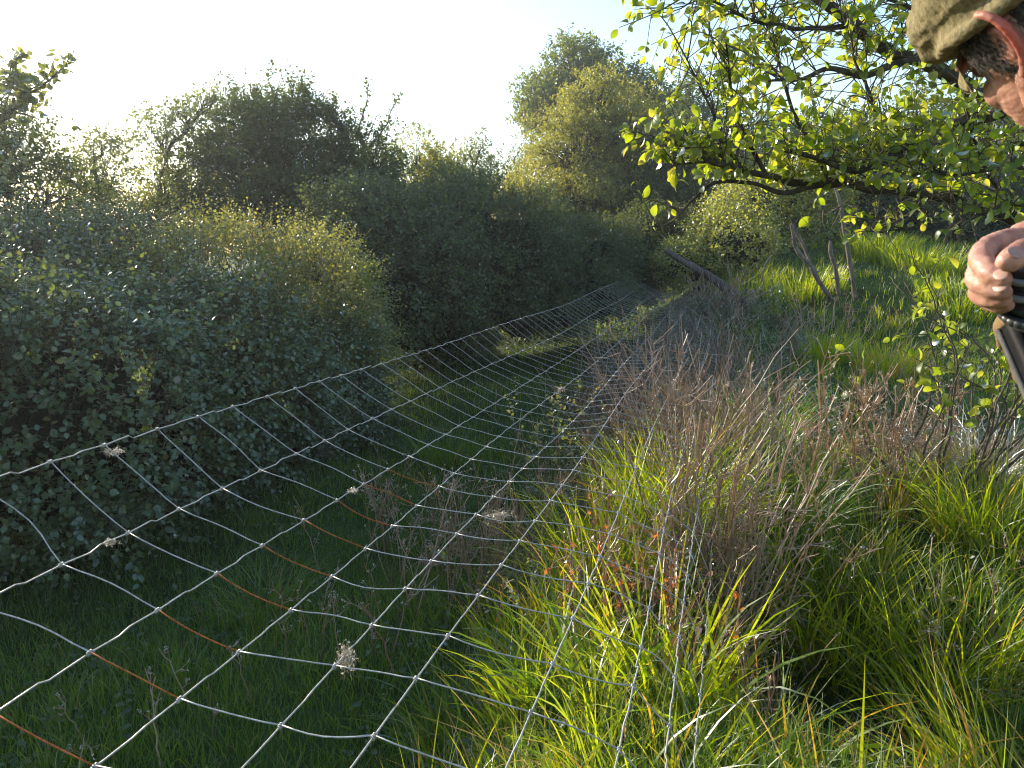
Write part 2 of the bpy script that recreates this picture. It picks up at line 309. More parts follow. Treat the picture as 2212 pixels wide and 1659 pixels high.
# ---------------------------------------------------------------- wire fence
NODE = np.array([(-1.277, -.428), (-1.10, -.549), (-.906, -.62), (-.753, -.658), (-.584, -.677), (-.431, -.663), (-.252, -.693), (-.123, -.72), (-.052, -.78), (-.01, -.89)])
FT0, FS = 1.17, .153
UP = np.array([0, 0, 1.])
def fpos(i, t, wob=True):
    "wire i (may be fractional between wires) at distance t along the fence"
    i0 = min(int(i), len(NODE)-2); u = i-i0; X, Z = NODE[i0]*(1-u)+NODE[i0+1]*u
    t = float(t); sag = 0
    q = FD*t+FR*X+UP*(Z+CAMZ)
    # far end: lower wires are pressed into the weeds, all wires draw together at the post
    far = max(0, (t-5)/6.); q = q+FR*(far*far*.05*(i/9.))+UP*(.008*math.sin(t*.9+.4)+.12*far*far)
    if wob: q = q+FR*.006*math.sin(t*2.3+i*1.7)+UP*.006*math.sin(t*1.7+i*2.9)
    return q
def fence():
    t_end = 10.9; t_start = -.2
    root = empty('wire_fence', fpos(4, 1.2)*[1, 1, 0]+[0, 0, .2], 'sagging galvanised stock wire fence leaning left and running away to the leaning post', 'fence')
    ks = np.arange(math.ceil((t_start-FT0)/FS), int((t_end-FT0)/FS)); nt_ = {}
    for i in range(10):
        for k in ks:
            t = FT0+FS*k; nt_[i, k] = t+R.normal(0, .006)
    for i in range(10):
        b = Buf(); pts = []
        for k in ks:
            t = nt_[i, k]; tn = nt_.get((i, k+1), t+FS)
            kink = .0045+.003*R.uniform(); sg = 1 if (k+i) % 2 else -1
            for u, o in ((0, .0), (.1, .15), (.42, .9*R.uniform(.3, 1)), (.55, -.9*R.uniform(.2, 1)), (.88, -.2)):
                q = fpos(i, t+(tn-t)*u); pts.append(q+sg*o*kink*(UP*.9+FR*.5))
        pts = np.array(pts); m = len(pts)
        pts = np.repeat(pts, 2, 0)*.5+np.concatenate([np.repeat(pts, 2, 0)[1:], pts[-1:]])*.5
        dist = np.maximum(.3, pts@FD); tube(b, pts, .00150*np.maximum(1, dist/4.5)**.25, 6)
        for k in ks:                                   # hinge-joint knots wrapped round the line wire
            t = nt_[i, k]
            if t > 9: continue
            q = fpos(i, t)
            if t < 4:
                th = np.linspace(0, 2*math.pi*2.6, 26 if t < 2.6 else 14); cx = np.linspace(-.0065, .0065, len(th))
                tube(b, q+FD*cx[:, None]+UP*(.0030*np.cos(th))[:, None]+FR*(.0030*np.sin(th))[:, None], .0014, 5)
            else: tube(b, np.array([q-FD*.008, q-FD*.005, q+FD*.005, q+FD*.008]), [.001, .0038, .0038, .001], 5)
        b.build('line_wire', M['wire'], root, smooth=True)
    for k in ks:
        if k % 1: continue
        b = Buf(); kinkw = R.uniform(0, 1)
        for i in range(9):
            if (k > 24 and i > 7) or (k > 44 and i > 4): continue
            P0, P1 = fpos(i, nt_[i, k]), fpos(i+1, nt_[i+1, k]); n = 7; u = np.linspace(0, 1, n)[:, None]
            L = np.linalg.norm(P1-P0); bow = R.normal(0, .0045)+(.016*R.choice([-1, 1]) if R.uniform() < .10 else 0)
            P = P0+(P1-P0)*u+FD*(bow*np.sin(u*math.pi)**1.5)+UP*(R.normal(0, .003)*np.sin(u*math.pi))
            P = np.concatenate([P0[None]+UP*.002, P[1:-1], P1[None]+UP*.002])
            rust = 1 if (i == 2 and k < 6) else 0
            tube(b, P, .00125*max(1, nt_[i, k]/4.5)**.15, 6 if k < 12 else 4, .5, rust)
        b.build('stay_wire', [M['wire'], M['rust']], root, smooth=True)
    return root
fence()
def cobweb(px_node, t, label, size, n=60):
    b = Buf(); c = fpos(px_node, t); sz = np.array(size)*.75; K = 9; n = int(n*1.2)
    st = R.normal(0, .55, (n, 3))*sz; stp = np.cumsum(R.normal(0, .32, (n, K, 3))*sz, 1); P = c+st[:, None]+stp*.7; P[:, :, 2] -= np.abs(np.linspace(0, 1, K)**2*sz[2]*R.uniform(0, 1.5, (n, 1)))
    tubes(b, P, np.full((n, K), .00016), 3, R.uniform(0, 1, n)); m = n; leaves(b, P[:, 4]+R.normal(0, .001, (n, 3)), rdir(m), rdir(m), R.uniform(.002, .006, m))
    o = b.build('cobweb_tuft', M['fluff'], origin=c); return tag(o, label, 'cobweb', 'fluff and cobwebs caught in the fence')
cobweb(4.02, 1.06, 'wispy pale seed fluff hanging off the fence wire near the bottom left corner', (.012, .008, .02), 110)
cobweb(4.35, 1.80, 'ragged cream tuft of fluff stretched on a stay wire in the middle of the mesh', (.022, .012, .009), 120)
cobweb(2.0, 1.72, 'thin grey web wrapped round a knot of the third wire', (.014, .012, .005), 50)
cobweb(1.0, 1.13, 'white wisp stuck on the second wire above the dark bramble', (.014, .006, .006), 50)
cobweb(0.1, 1.32, 'cobweb strand hung just below a knot of the top wire', (.018, .012, .006), 50)
cobweb(3.0, 3.6, 'small pale feathery tuft caught on a distant line wire', (.03, .01, .012), 40)

# ---------------------------------------------------------------- dead wood standing on the bank
def rough_pole(b, pts, rad, sides=14, n=40, bump=.12, seed=0):
    c = curve(np.column_stack([pts, np.asarray(rad)]), n); P, r = c[:, :3], c[:, 3]
    k0 = b.n; tube(b, P, r, sides); v = b.v[-1]; m = n*sides
    ctr = np.repeat(P, sides, 0); d = v[:m]-ctr; nn = noise3(v[:m]*[1, 1, .35], 14, seed)[:, None]
    v[:m] = ctr+d*(1+bump*nn+bump*.6*noise3(v[:m], 70, seed+3)[:, None]); b.v[-1] = v.astype(np.float32)
def leaning_post():
    b = Buf(); Y = 9.3
    p0 = at(1436, 540, Y+.1); p1 = at(1478, 566, Y+.05); p2 = at(1540, 602, Y); p3 = at(1600, 650, Y-.1)
    rough_pole(b, [p0, p1, p2, p3, at(1650, 690, Y-.2)], [.034, .042, .050, .056, .058], 16, 46, .16)
    o = b.build('leaning_post', M['post'], origin=p3); tag(o, 'rotten grey timber fence post leaning hard left at the far end of the fence', 'fence post')
leaning_post()
def dead_tree(name, label, polys, cat='dead tree'):
    base = np.array(polys[0][0][0]); root = empty(name, base, label, cat, 'dead stems standing on the bank')
    for j, (pts, rad) in enumerate(polys):
        b = Buf(); rough_pole(b, pts, rad, 10, 44, .24, j)
        cc = curve(pts, 20, 0)
        for _ in range(5 if rad[0] > .015 else 2):
            i_ = R.integers(3, 18); d_ = nrm(R.normal(size=3)*[1, .5, .6]+[0, 0, .3]); tube(b, [cc[i_], cc[i_]+d_*R.uniform(.03, .07), cc[i_]+d_*R.uniform(.07, .12)], [rad[-1]*.5+.003, .004, .002], 5)
        b.build('trunk' if j == 0 else 'limb', M['deadwood'], root, smooth=False)
Y = 8.2
dead_tree('dead_tree', 'forked bare dead stem with two crooked arms beside the fence end', [
    ([at(1795, 648, Y), at(1770, 608, Y), at(1752, 575, Y)], [.027, .026, .024]),
    ([at(1752, 575, Y), at(1722, 540, Y), at(1712, 500, Y), at(1708, 482, Y)], [.026, .022, .018, .012]),
    ([at(1752, 575, Y), at(1740, 540, Y+.1), at(1722, 505, Y+.15), at(1712, 487, Y+.1)], [.020, .016, .013, .009])])
Y = 8.6
dead_tree('dead_tree', 'tall thin dead sapling standing upright behind the sallow branch', [
    ([at(1848, 645, Y), at(1840, 590, Y), at(1825, 500, Y), at(1812, 430, Y), at(1800, 385, Y), at(1808, 320, Y)], [.029, .026, .023, .020, .013, .005]),
    ([at(1804, 400, Y), at(1830, 370, Y-.1), at(1872, 345, Y-.2), at(1905, 290, Y-.2)], [.012, .009, .006, .003]),
    ([at(1818, 460, Y), at(1808, 452, Y), at(1800, 448, Y)], [.014, .012, .008]),
    ([at(1826, 505, Y), at(1834, 494, Y-.05), at(1838, 486, Y-.05)], [.014, .012, .008]),
    ([at(1803, 395, Y), at(1790, 350, Y+.1), at(1780, 300, Y+.1)], [.014, .009, .004])])
dead_tree('dead_stump', 'short broken dead stub left of the tall dead sapling', [
    ([at(1812, 640, Y-.2), at(1805, 580, Y-.2), at(1795, 545, Y-.2), at(1794, 520, Y-.2)], [.026, .023, .021, .015])], 'stump')
dead_tree('dead_branch', 'thin bent grey dead branch poking out of the lit grass', [
    ([at(1645, 610, 9.5), at(1650, 580, 9.5), at(1660, 560, 9.6), at(1680, 540, 9.7)], [.014, .012, .009, .004])], 'branch')

# ---------------------------------------------------------------- hedges and thickets
def blob_points(c, r, n, inner=.72, lump=.22, lf=1.4, seed=0, top=-.6):
    d = rdir(n); d = d[d[:, 2] > top]; P0 = np.asarray(c)+d*np.asarray(r)
    m = 1+lump*noise3(P0, lf, seed)+.10*noise3(P0, lf*4, seed+5); t = R.uniform(inner, 1, len(d))**.6
    P = np.asarray(c)+d*np.asarray(r)*(m*t)[:, None]; O = nrm(d/np.asarray(r)); return P, O
def inside(P, blobs, skip, sc_=.78):
    m = np.zeros(len(P), bool)
    for j, (c, r) in enumerate(blobs):
        if j != skip: m |= (((P-np.asarray(c))/(np.asarray(r)*sc_))**2).sum(1) < 1
    return m
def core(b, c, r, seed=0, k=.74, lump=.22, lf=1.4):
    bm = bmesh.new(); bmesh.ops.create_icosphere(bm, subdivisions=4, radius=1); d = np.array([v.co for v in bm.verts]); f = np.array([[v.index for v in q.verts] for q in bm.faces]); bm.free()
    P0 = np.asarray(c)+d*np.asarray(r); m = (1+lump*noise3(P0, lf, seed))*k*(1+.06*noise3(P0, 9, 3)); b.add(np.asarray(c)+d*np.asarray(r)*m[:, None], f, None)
M['core'] = solid('painted inner shade', [(.35, (.008, .012, .007)), (.6, (.018, .024, .012)), (.75, (.035, .032, .02))], 22, 1, 0, 1, bs=40, dist=.03)  # near-black filler colour, paints the shade inside the foliage and blocks see-through
def hedge(name, label, blobs, dens, leaf, mat, k=6, L=.22, inner=.62, shape=LEAF2, cat='bush', group=None, upb=.5, extra=None, aspect=1., usecore=True, up_out=.35, lump=.30, lf=1.9, shoots=0, shootL=.6, tr=.002, corek=.66):
    blobs = [(np.asarray(c, float), np.asarray(r, float)) for c, r in blobs]
    c0 = blobs[0][0]; root = empty(name, gpt(c0[0], c0[1]), label, cat, group)
    b = Buf(); tw = Buf(); cb = Buf()
    for j, (c, r) in enumerate(blobs):
        area = 4*math.pi*((r[0]*r[1])**1.6/3+(r[0]*r[2])**1.6/3+(r[1]*r[2])**1.6/3)**(1/1.6); n = int(dens*area)
        P, O = blob_points(c, r, n, inner, lump, lf, seed=j+len(label) % 7); m = ~inside(P, blobs, j) & (P[:, 2] > ground(P[:, 0], P[:, 1])); P, O = P[m], O[m]
        O = nrm(O+np.array([0, 0, up_out])+.5*R.normal(size=O.shape))
        cl = .5+.5*noise3(P, 2.2, 9)
        sprays(b, P, O, L*R.uniform(.5, 1.3, len(P)), k, leaf, shape, upb, aspect, np.clip(cl+R.normal(0, .15, len(P)), 0, 1), tw if leaf > .03 else None, tr)
        if shoots:
            ns = int(shoots*len(P)/1000); q = R.integers(0, len(P), ns); q = q[O[q][:, 2] > .25]
            O2 = nrm(O[q]*.5+[0, 0, 1.]+.3*R.normal(size=(len(q), 3)))
            sprays(b, P[q], O2, shootL*R.uniform(.4, 1.1, len(q)), 13, leaf*.8, shape, .4, aspect, None, tw, tr*1.3)
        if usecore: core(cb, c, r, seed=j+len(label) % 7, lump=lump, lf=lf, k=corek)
    b.build('foliage', M[mat] if not isinstance(mat, list) else [M[q] for q in mat], root)
    if tw.n: tw.build('shoots', M['twig'], root)
    if usecore: cb.build('shade_core', M['core'], root, smooth=False)
    return root
def bl(px, py, Y, rpx, rpy, ry): k = Y/FPX; return (at(px, py, Y), (rpx*k, ry, rpy*k))
# front bramble, left of the fence
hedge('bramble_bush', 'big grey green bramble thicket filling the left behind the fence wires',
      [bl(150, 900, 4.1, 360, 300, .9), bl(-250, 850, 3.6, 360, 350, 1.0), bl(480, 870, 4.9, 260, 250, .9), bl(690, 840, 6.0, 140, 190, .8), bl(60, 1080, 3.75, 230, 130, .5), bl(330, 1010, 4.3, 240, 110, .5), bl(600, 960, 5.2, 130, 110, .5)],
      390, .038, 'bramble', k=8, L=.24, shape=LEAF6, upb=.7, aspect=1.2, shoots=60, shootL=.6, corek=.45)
hedge('dog_rose_bush', 'sunlit yellow green wild rose bush rising above the bramble',
      [bl(480, 600, 5.7, 150, 105, .7), bl(640, 610, 6.0, 130, 95, .7), bl(740, 700, 6.3, 80, 130, .6), bl(330, 640, 5.6, 120, 90, .7), bl(450, 610, 6.3, 160, 85, .6)],
      360, .030, 'rose', usecore=False, k=9, L=.25, shape=LEAF2, aspect=1.1, shoots=170, shootL=.5, lump=.34, inner=.5, corek=.40)
hedge('elder_bush', 'dusky bush with lit tips at the left edge above the bramble',
      [bl(60, 660, 5.2, 200, 150, .8), bl(220, 590, 6.0, 150, 110, .7), bl(-200, 600, 5.0, 200, 170, .9)], 400, .034, 'bramble', usecore=False, k=8, L=.28, shape=LEAF6, aspect=1.1, shoots=90, shootL=.5, lump=.3, inner=.5, corek=.40)
# middle thicket, running back along the fence
hedge('thicket', 'dark green mounded thicket in shade along the middle of the picture',
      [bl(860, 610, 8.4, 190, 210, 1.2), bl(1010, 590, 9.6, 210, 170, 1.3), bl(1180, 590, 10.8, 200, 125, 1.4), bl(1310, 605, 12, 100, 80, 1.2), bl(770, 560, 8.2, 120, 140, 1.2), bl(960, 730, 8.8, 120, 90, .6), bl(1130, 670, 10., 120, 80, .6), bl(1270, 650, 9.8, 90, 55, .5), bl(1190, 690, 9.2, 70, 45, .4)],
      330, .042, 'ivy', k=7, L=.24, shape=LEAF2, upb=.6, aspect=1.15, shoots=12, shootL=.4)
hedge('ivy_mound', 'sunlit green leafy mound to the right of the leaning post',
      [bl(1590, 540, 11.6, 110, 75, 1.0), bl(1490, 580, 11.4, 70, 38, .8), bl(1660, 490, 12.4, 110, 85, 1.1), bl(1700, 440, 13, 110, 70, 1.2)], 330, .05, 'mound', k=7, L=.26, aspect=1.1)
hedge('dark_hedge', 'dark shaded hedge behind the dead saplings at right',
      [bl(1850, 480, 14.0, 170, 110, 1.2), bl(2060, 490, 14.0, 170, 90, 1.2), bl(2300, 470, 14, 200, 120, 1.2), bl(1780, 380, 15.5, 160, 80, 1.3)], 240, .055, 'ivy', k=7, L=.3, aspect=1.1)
hedge('brown_bush', 'low brownish bush in the dark gap left of the sunlit mound',
      [bl(1420, 520, 12.8, 90, 60, .9), bl(1370, 560, 12.2, 70, 50, .7)], 330, .045, 'haw', k=7, L=.26)

# ---------------------------------------------------------------- trees
def tree(name, label, base, trunk_r, blobs, ncl, nleaf, clr, leaf, mat, cat='tree', group='trees behind the thicket', shape=LEAF2, barkm='bark', droop=0., blossom=0, aspect=1., shoots=(), up=.2, lean=None, shell=.35):
    blobs = [(np.asarray(c, float), np.asarray(r, float)) for c, r in blobs]
    root = empty(name, base, label, cat, group); tb = Buf(); lb = Buf(); base = np.asarray(base, float)
    C0 = sum(c for c, r in blobs)/len(blobs); topz = max(c[2]+r[2]*.5 for c, r in blobs)
    mid = (base+C0)/2+np.array([R.normal(0, .1), R.normal(0, .1), 0]); tc = curve([base, mid, C0, (lean if lean is not None else C0+[0, 0, (topz-C0[2])*.7])], 24, .08*trunk_r*10, 3)
    tube(tb, tc, trunk_r*np.linspace(1, .15, 24), 8)
    vol = np.array([r[0]*r[2] for c, r in blobs]); vol = vol/vol.sum(); cents = []
    for (c, r), f in zip(blobs, vol):
        n = max(3, int(ncl*f)); hub = c-np.array([0, 0, r[2]*.5]); j = np.argmin(np.linalg.norm(tc-hub-[0, 0, -r[2]*.4], axis=1)); j = min(j, 20)
        limb = curve([tc[j], (tc[j]+hub)/2+[0, 0, -.05*r[2]], hub, c+R.normal(0, .15, 3)*r], 12, .05); tube(tb, limb, trunk_r*np.linspace(.5, .16, 12), 5)
        P = c+rdir(n)*r*(R.uniform(shell, 1, n)**.5)[:, None]*(1+.22*R.normal(size=(n, 1))*.6); cents.append(P)
        K = 6; j2 = R.integers(5, 12, n); A = limb[j2]; u = np.linspace(0, 1, K)[None, :, None]; B = A[:, None]+(P-A)[:, None]*u
        B = B+np.sin(u*math.pi)*R.normal(0, .05, (n, 1, 3))*np.linalg.norm(P-A, axis=1)[:, None, None]
        tubes(tb, B, trunk_r*np.linspace(.14, .03, K)[None]*R.uniform(.6, 1.2, (n, 1)), 3)
    Pc = np.concatenate(cents); n = len(Pc); O = nrm(Pc-C0+1e-6); O = nrm(O*.6+R.normal(0, .5, (n, 3))+[0, 0, up])
    ks = 5; ns = max(1, nleaf//ks); sz = clr*R.uniform(.5, 1.3, n)
    Q = np.repeat(Pc, ns, 0)+R.normal(0, .45, (n*ns, 3))*np.repeat(sz, ns)[:, None]*[1, 1, .75]
    OO = nrm(np.repeat(O, ns, 0)+.8*R.normal(size=(n*ns, 3))-np.array([0, 0, droop]))
    a = np.repeat(np.clip(.5+.5*noise3(Pc, 1.6, 4)+R.normal(0, .12, n), 0, 1), ns)
    sprays(lb, Q, OO, clr*.5*R.uniform(.6, 1.4, n*ns), ks, leaf, shape, .3, aspect, a, tb if leaf > .05 and shape is not LEAF2 else None, .002)
    for pts in shoots:
        c = curve(pts, 14, .03); tube(tb, c, trunk_r*np.linspace(.14, .04, 14), 4); m = 70; q = c[R.integers(3, 14, m)]+R.normal(0, leaf*.5, (m, 3)); leaves(lb, q, rdir(m)+[0, 0, .4], rdir(m), leaf*R.uniform(.7, 1.3, m), None, shape)
    tb.build('trunk', M[barkm], root, smooth=True); lb.build('crown', M[mat], root)
    if blossom:
        bb = Buf(); m = Q[R.integers(0, len(Q), blossom)]; m = np.repeat(m, 7, 0)+R.normal(0, .035, (blossom*7, 3)); leaves(bb, m, rdir(len(m)), rdir(len(m)), R.uniform(.02, .035, len(m))); bb.build('blossom', M['blossom'], root)
    return root
def gb(px, Y): q = at(px, 700, Y); return gpt(q[0], q[1])
tree('hawthorn_tree', 'hawthorn flecked with white blossom at the left edge', gb(20, 8), .09, [bl(10, 330, 8, 100, 110, .9), bl(60, 430, 8, 150, 110, 1.0), bl(-60, 250, 8, 90, 110, .8), bl(150, 480, 8.3, 80, 70, .7), bl(-180, 400, 8, 160, 220, 1)], 260, 85, .24, .045, 'haw', blossom=300)
tree('maple_tree', 'tree with sparse star shaped leaves reaching in at the top left edge', gb(-180, 6.5), .08, [bl(-120, 260, 6.5, 90, 90, .6), bl(25, 215, 6.5, 50, 55, .3), bl(-60, 330, 6.5, 90, 60, .5)], 46, 14, .16, .06, 'birch', shape=LEAF6, aspect=1.5, group=None,
     shoots=[[at(-60, 300, 6.5), at(20, 250, 6.5), at(60, 210, 6.5), at(100, 170, 6.5), at(118, 130, 6.5)], [at(20, 250, 6.5), at(80, 200, 6.5), at(120, 165, 6.5), at(160, 125, 6.5)], [at(-20, 190, 6.5), at(30, 180, 6.5), at(60, 175, 6.5)], [at(-20, 270, 6.5), at(40, 240, 6.5), at(95, 225, 6.5)], [at(-20, 210, 6.5), at(30, 150, 6.5), at(60, 125, 6.5)]])
tree('birch_tree', 'slender sparse birch between the hawthorn and the leaning birch', gb(235, 9.5), .05, [bl(225, 370, 9.5, 60, 80, .4), bl(235, 460, 9.5, 70, 60, .5), bl(215, 310, 9.5, 28, 30, .3), bl(160, 380, 9.6, 50, 45, .4)], 130, 45, .2, .042, 'birch', droop=.5)
tree('birch_tree', 'thin open birch whose top arches over to the right', gb(370, 10), .06, [bl(345, 290, 10, 50, 70, .4), bl(395, 250, 10, 55, 40, .4), bl(440, 225, 10, 40, 32, .3), bl(355, 400, 10, 60, 70, .5), bl(330, 460, 10, 60, 60, .5)], 170, 32, .2, .045, 'birch', droop=.7,
     lean=at(470, 200, 10), shoots=[[at(440, 230, 10), at(462, 215, 10), at(455, 190, 10)]])
tree('hawthorn_tree', 'tall dense dark hawthorn with patches of white blossom left of centre', gb(600, 10.5), .12, [bl(600, 290, 10.5, 95, 90, .9), bl(570, 400, 10.3, 160, 120, 1.1), bl(640, 450, 10.5, 130, 120, 1.0), bl(440, 440, 10, 80, 80, .8), bl(530, 250, 10.6, 50, 45, .5), bl(640, 225, 10.6, 40, 40, .4), bl(480, 330, 10.4, 50, 50, .5)], 620, 95, .25, .048, 'haw', blossom=420,
     shoots=[[at(555, 230, 10.5), at(550, 205, 10.5), at(548, 185, 10.5)], [at(630, 220, 10.5), at(632, 195, 10.5), at(628, 178, 10.5)], [at(600, 230, 10.5), at(590, 200, 10.5)], [at(655, 230, 10.5), at(660, 200, 10.5), at(652, 188, 10.5)]])
tree('field_maple_tree', 'rounded olive tree with two tall bare shoots above its top', gb(780, 11), .1, [bl(740, 330, 11, 50, 75, .6), bl(800, 350, 11, 75, 70, .8), bl(780, 430, 10.8, 100, 70, .9), bl(720, 250, 11, 28, 28, .3), bl(720, 460, 10.7, 80, 80, .8)], 330, 85, .22, .046, 'haw', shoots=[[at(770, 300, 11), at(785, 240, 11), at(797, 176, 11)], [at(810, 310, 11), at(840, 255, 11), at(868, 205, 11)], [at(720, 260, 11), at(716, 230, 11), at(722, 208, 11)]])
tree('birch_tree', 'pale see through young tree right of the two tall shoots', gb(920, 13), .05, [bl(900, 330, 13, 45, 50, .5), bl(935, 390, 13, 55, 50, .5), bl(890, 410, 13, 40, 40, .5)], 120, 36, .22, .05, 'birch', droop=.4)
tree('birch_tree', 'weeping pale birch in the gap of bright sky', gb(1020, 14), .05, [bl(1030, 320, 14, 30, 30, .4), bl(1010, 380, 14, 55, 50, .6), bl(1060, 370, 14, 30, 40, .4), bl(980, 350, 14, 30, 30, .4)], 130, 34, .22, .05, 'birch', droop=.8)
tree('field_maple_tree', 'yellow lit young maple at the foot of the sky gap', gb(960, 12.5), .06, [bl(955, 410, 12.5, 60, 45, .6), bl(1010, 425, 12.4, 60, 35, .6), bl(945, 345, 12.6, 20, 30, .3)], 150, 60, .2, .05, 'willow')
tree('grey_tree', 'faint greyish fine twigged tree left of the willow', gb(1130, 20), .08, [bl(1130, 350, 20, 40, 60, .8), bl(1100, 400, 20, 50, 50, .8)], 90, 40, .4, .05, 'haw')
tree('oak_tree', 'tall dark green oak standing above all the others', gb(1250, 27), .42, [bl(1245, 145, 27, 62, 50, 1.6), bl(1180, 210, 27, 52, 50, 1.5), bl(1160, 250, 27, 32, 30, 1), bl(1290, 200, 27, 70, 60, 1.6), bl(1370, 205, 27, 50, 38, 1.5), bl(1235, 230, 27, 60, 60, 1.6), bl(1400, 240, 27, 40, 40, 1.2)], 420, 80, .55, .12, 'oak', group=None, shell=.5)
tree('willow_tree', 'big yellow green willow in front of the oak', gb(1280, 18), .22, [bl(1290, 240, 18, 75, 75, 1.3), bl(1240, 330, 17.6, 100, 90, 1.5), bl(1350, 290, 18, 70, 90, 1.4), bl(1220, 430, 17, 130, 70, 1.4), bl(1130, 430, 16.5, 70, 50, 1.2), bl(1330, 400, 18, 80, 110, 1.3)], 760, 100, .32, .07, 'willow', group=None, droop=.3, aspect=.7)
tree('willow_tree', 'darker shaded tree mass right of the yellow willow', gb(1440, 18.5), .2, [bl(1430, 360, 18.5, 90, 110, 1.3), bl(1400, 440, 17.5, 110, 70, 1.2), bl(1500, 440, 18, 90, 60, 1.2)], 420, 95, .34, .07, 'haw', group=None)
tree('ash_tree', 'distant bluish feathery tree behind the sallow branch', gb(1500, 30), .2, [bl(1480, 220, 30, 45, 50, 1.6), bl(1530, 290, 30, 80, 70, 1.8), bl(1440, 280, 30, 40, 50, 1.5), bl(1620, 330, 30, 90, 60, 1.8)], 260, 60, .6, .12, 'haw', group=None)
tree('oak_tree', 'dark wooded tree behind the hedge at the far right', gb(1950, 24), .3, [bl(1750, 330, 24, 120, 80, 2), bl(1950, 320, 24, 140, 100, 2), bl(2150, 310, 24, 140, 120, 2), bl(2330, 300, 24, 140, 150, 2), bl(1650, 400, 22, 100, 60, 1.6), bl(1850, 410, 22, 120, 60, 1.6), bl(2080, 410, 22, 150, 60, 1.6)], 800, 80, .5, .11, 'oak', group=None)

# ---------------------------------------------------------------- overhanging sallow
def poly(pts, n, wob=.02, seed=0): return curve([at(*p) for p in pts], n, wob, seed)
def sallow():
    trunk_base = gpt(3.3, 3.1); root = empty('sallow_tree', trunk_base, 'overhanging sallow with large rounded backlit leaves and mossy limbs at upper right', 'tree')
    tb = Buf(); tw = Buf(); lb = Buf()
    crotch = np.array([3.0, 2.9, 1.25]); top = np.array([2.75, 2.8, 2.5])
    tube(tb, curve([trunk_base-[0, 0, .1], (trunk_base+crotch)/2+[.05, 0, 0], crotch, top, top+[-.2, .1, 1.0]], 20, .03), np.linspace(.13, .05, 20), 12)
    def w(p, y): return p
    limbs = [
     # (polyline (px,py,Y), radius start, end, density of twigs)
     ([(2420, 560, 2.75), (2212, 482, 2.55), (2080, 442, 2.5), (1960, 412, 2.45), (1830, 402, 2.4), (1730, 398, 2.35), (1660, 384, 2.3), (1590, 362, 2.25), (1530, 345, 2.2), (1490, 318, 2.2)], .020, .005, 1.0),
     ([(1760, 403, 2.35), (1700, 415, 2.3), (1620, 400, 2.3), (1540, 405, 2.3), (1500, 430, 2.25), (1455, 478, 2.25), (1405, 492, 2.2)], .009, .0025, .35),
     ([(2400, 330, 2.6), (2212, 250, 2.4), (2120, 262, 2.4), (2040, 285, 2.35), (1960, 312, 2.35), (1900, 348, 2.3), (1850, 362, 2.25), (1770, 350, 2.25), (1700, 330, 2.2)], .022, .005, 1.0),
     ([(2400, 250, 2.7), (2212, 232, 2.6), (2130, 215, 2.55), (2060, 172, 2.5), (1985, 128, 2.5), (1930, 108, 2.5), (1860, 62, 2.45), (1800, 20, 2.4), (1740, -30, 2.4)], .030, .014, .9),
     ([(2120, 230, 2.45), (2040, 280, 2.4), (1970, 320, 2.35), (1890, 350, 2.3), (1840, 370, 2.3)], .016, .007, .6),
     ([(2000, 130, 2.5), (1920, 140, 2.4), (1860, 168, 2.35), (1790, 150, 2.3), (1720, 175, 2.25), (1660, 180, 2.2)], .013, .003, 1.0),
     ([(2300, 320, 2.6), (2212, 310, 2.6), (2080, 325, 2.55), (1990, 345, 2.5), (1900, 350, 2.45), (1800, 330, 2.4)], .010, .003, .9),
     ([(1660, 384, 2.3), (1630, 330, 2.25), (1600, 270, 2.2), (1580, 210, 2.2), (1570, 150, 2.15), (1560, 90, 2.1)], .0075, .0022, 1.0),
     ([(1600, 362, 2.25), (1560, 310, 2.2), (1540, 250, 2.15), (1510, 190, 2.15), (1480, 130, 2.1)], .006, .002, .9),
     ([(1800, 400, 2.4), (1760, 330, 2.35), (1720, 260, 2.3), (1690, 180, 2.3), (1670, 100, 2.25), (1650, 30, 2.2)], .008, .0022, 1.1),
     ([(1960, 412, 2.45), (1940, 350, 2.4), (1900, 270, 2.35), (1880, 200, 2.3), (1850, 120, 2.3), (1840, 30, 2.3)], .008, .0022, 1.0),
     ([(1860, 62, 2.45), (1780, 58, 2.4), (1700, 60, 2.3), (1620, 48, 2.2), (1560, 20, 2.15), (1500, -20, 2.1)], .009, .002, 1.0),
     ([(2212, 482, 2.55), (2150, 400, 2.45), (2120, 330, 2.4), (2100, 260, 2.35), (2090, 180, 2.3)], .009, .003, 1.0),
     ([(2300, 380, 2.3), (2180, 360, 2.2), (2080, 380, 2.1), (2010, 370, 2.1), (1950, 390, 2.1)], .008, .002, 1.0),
     ([(1490, 318, 2.2), (1450, 300, 2.2), (1440, 290, 2.2)], .004, .0015, 1.2),
     ([(1530, 345, 2.2), (1470, 350, 2.2), (1450, 365, 2.2)], .004, .0015, 1.2),
     ([(2080, 442, 2.5), (2060, 470, 2.4), (2000, 490, 2.35), (1950, 495, 2.3), (1900, 500, 2.3)], .004, .0015, .5),
     ([(1740, -30, 2.4), (1640, -10, 2.3), (1520, -20, 2.2), (1470, -15, 2.2)], .008, .002, .9),
     ([(2300, 470, 2.2), (2200, 440, 2.1), (2130, 450, 2.05), (2080, 480, 2.05)], .006, .002, .7),
     ([(2212, 90, 2.3), (2100, 60, 2.3), (2000, 30, 2.3), (1900, -10, 2.3)], .012, .004, 1.0)]
    allL = []
    for j, (pts, r0, r1, dn) in enumerate(limbs):
        n = 8*len(pts); c = poly(pts, n, .012, j); rad = np.linspace(r0, r1, n)*(1+.12*noise3(c, 9, 2)); tube(tb, c, rad, 8 if r0 > .012 else 6); allL.append((c, dn))
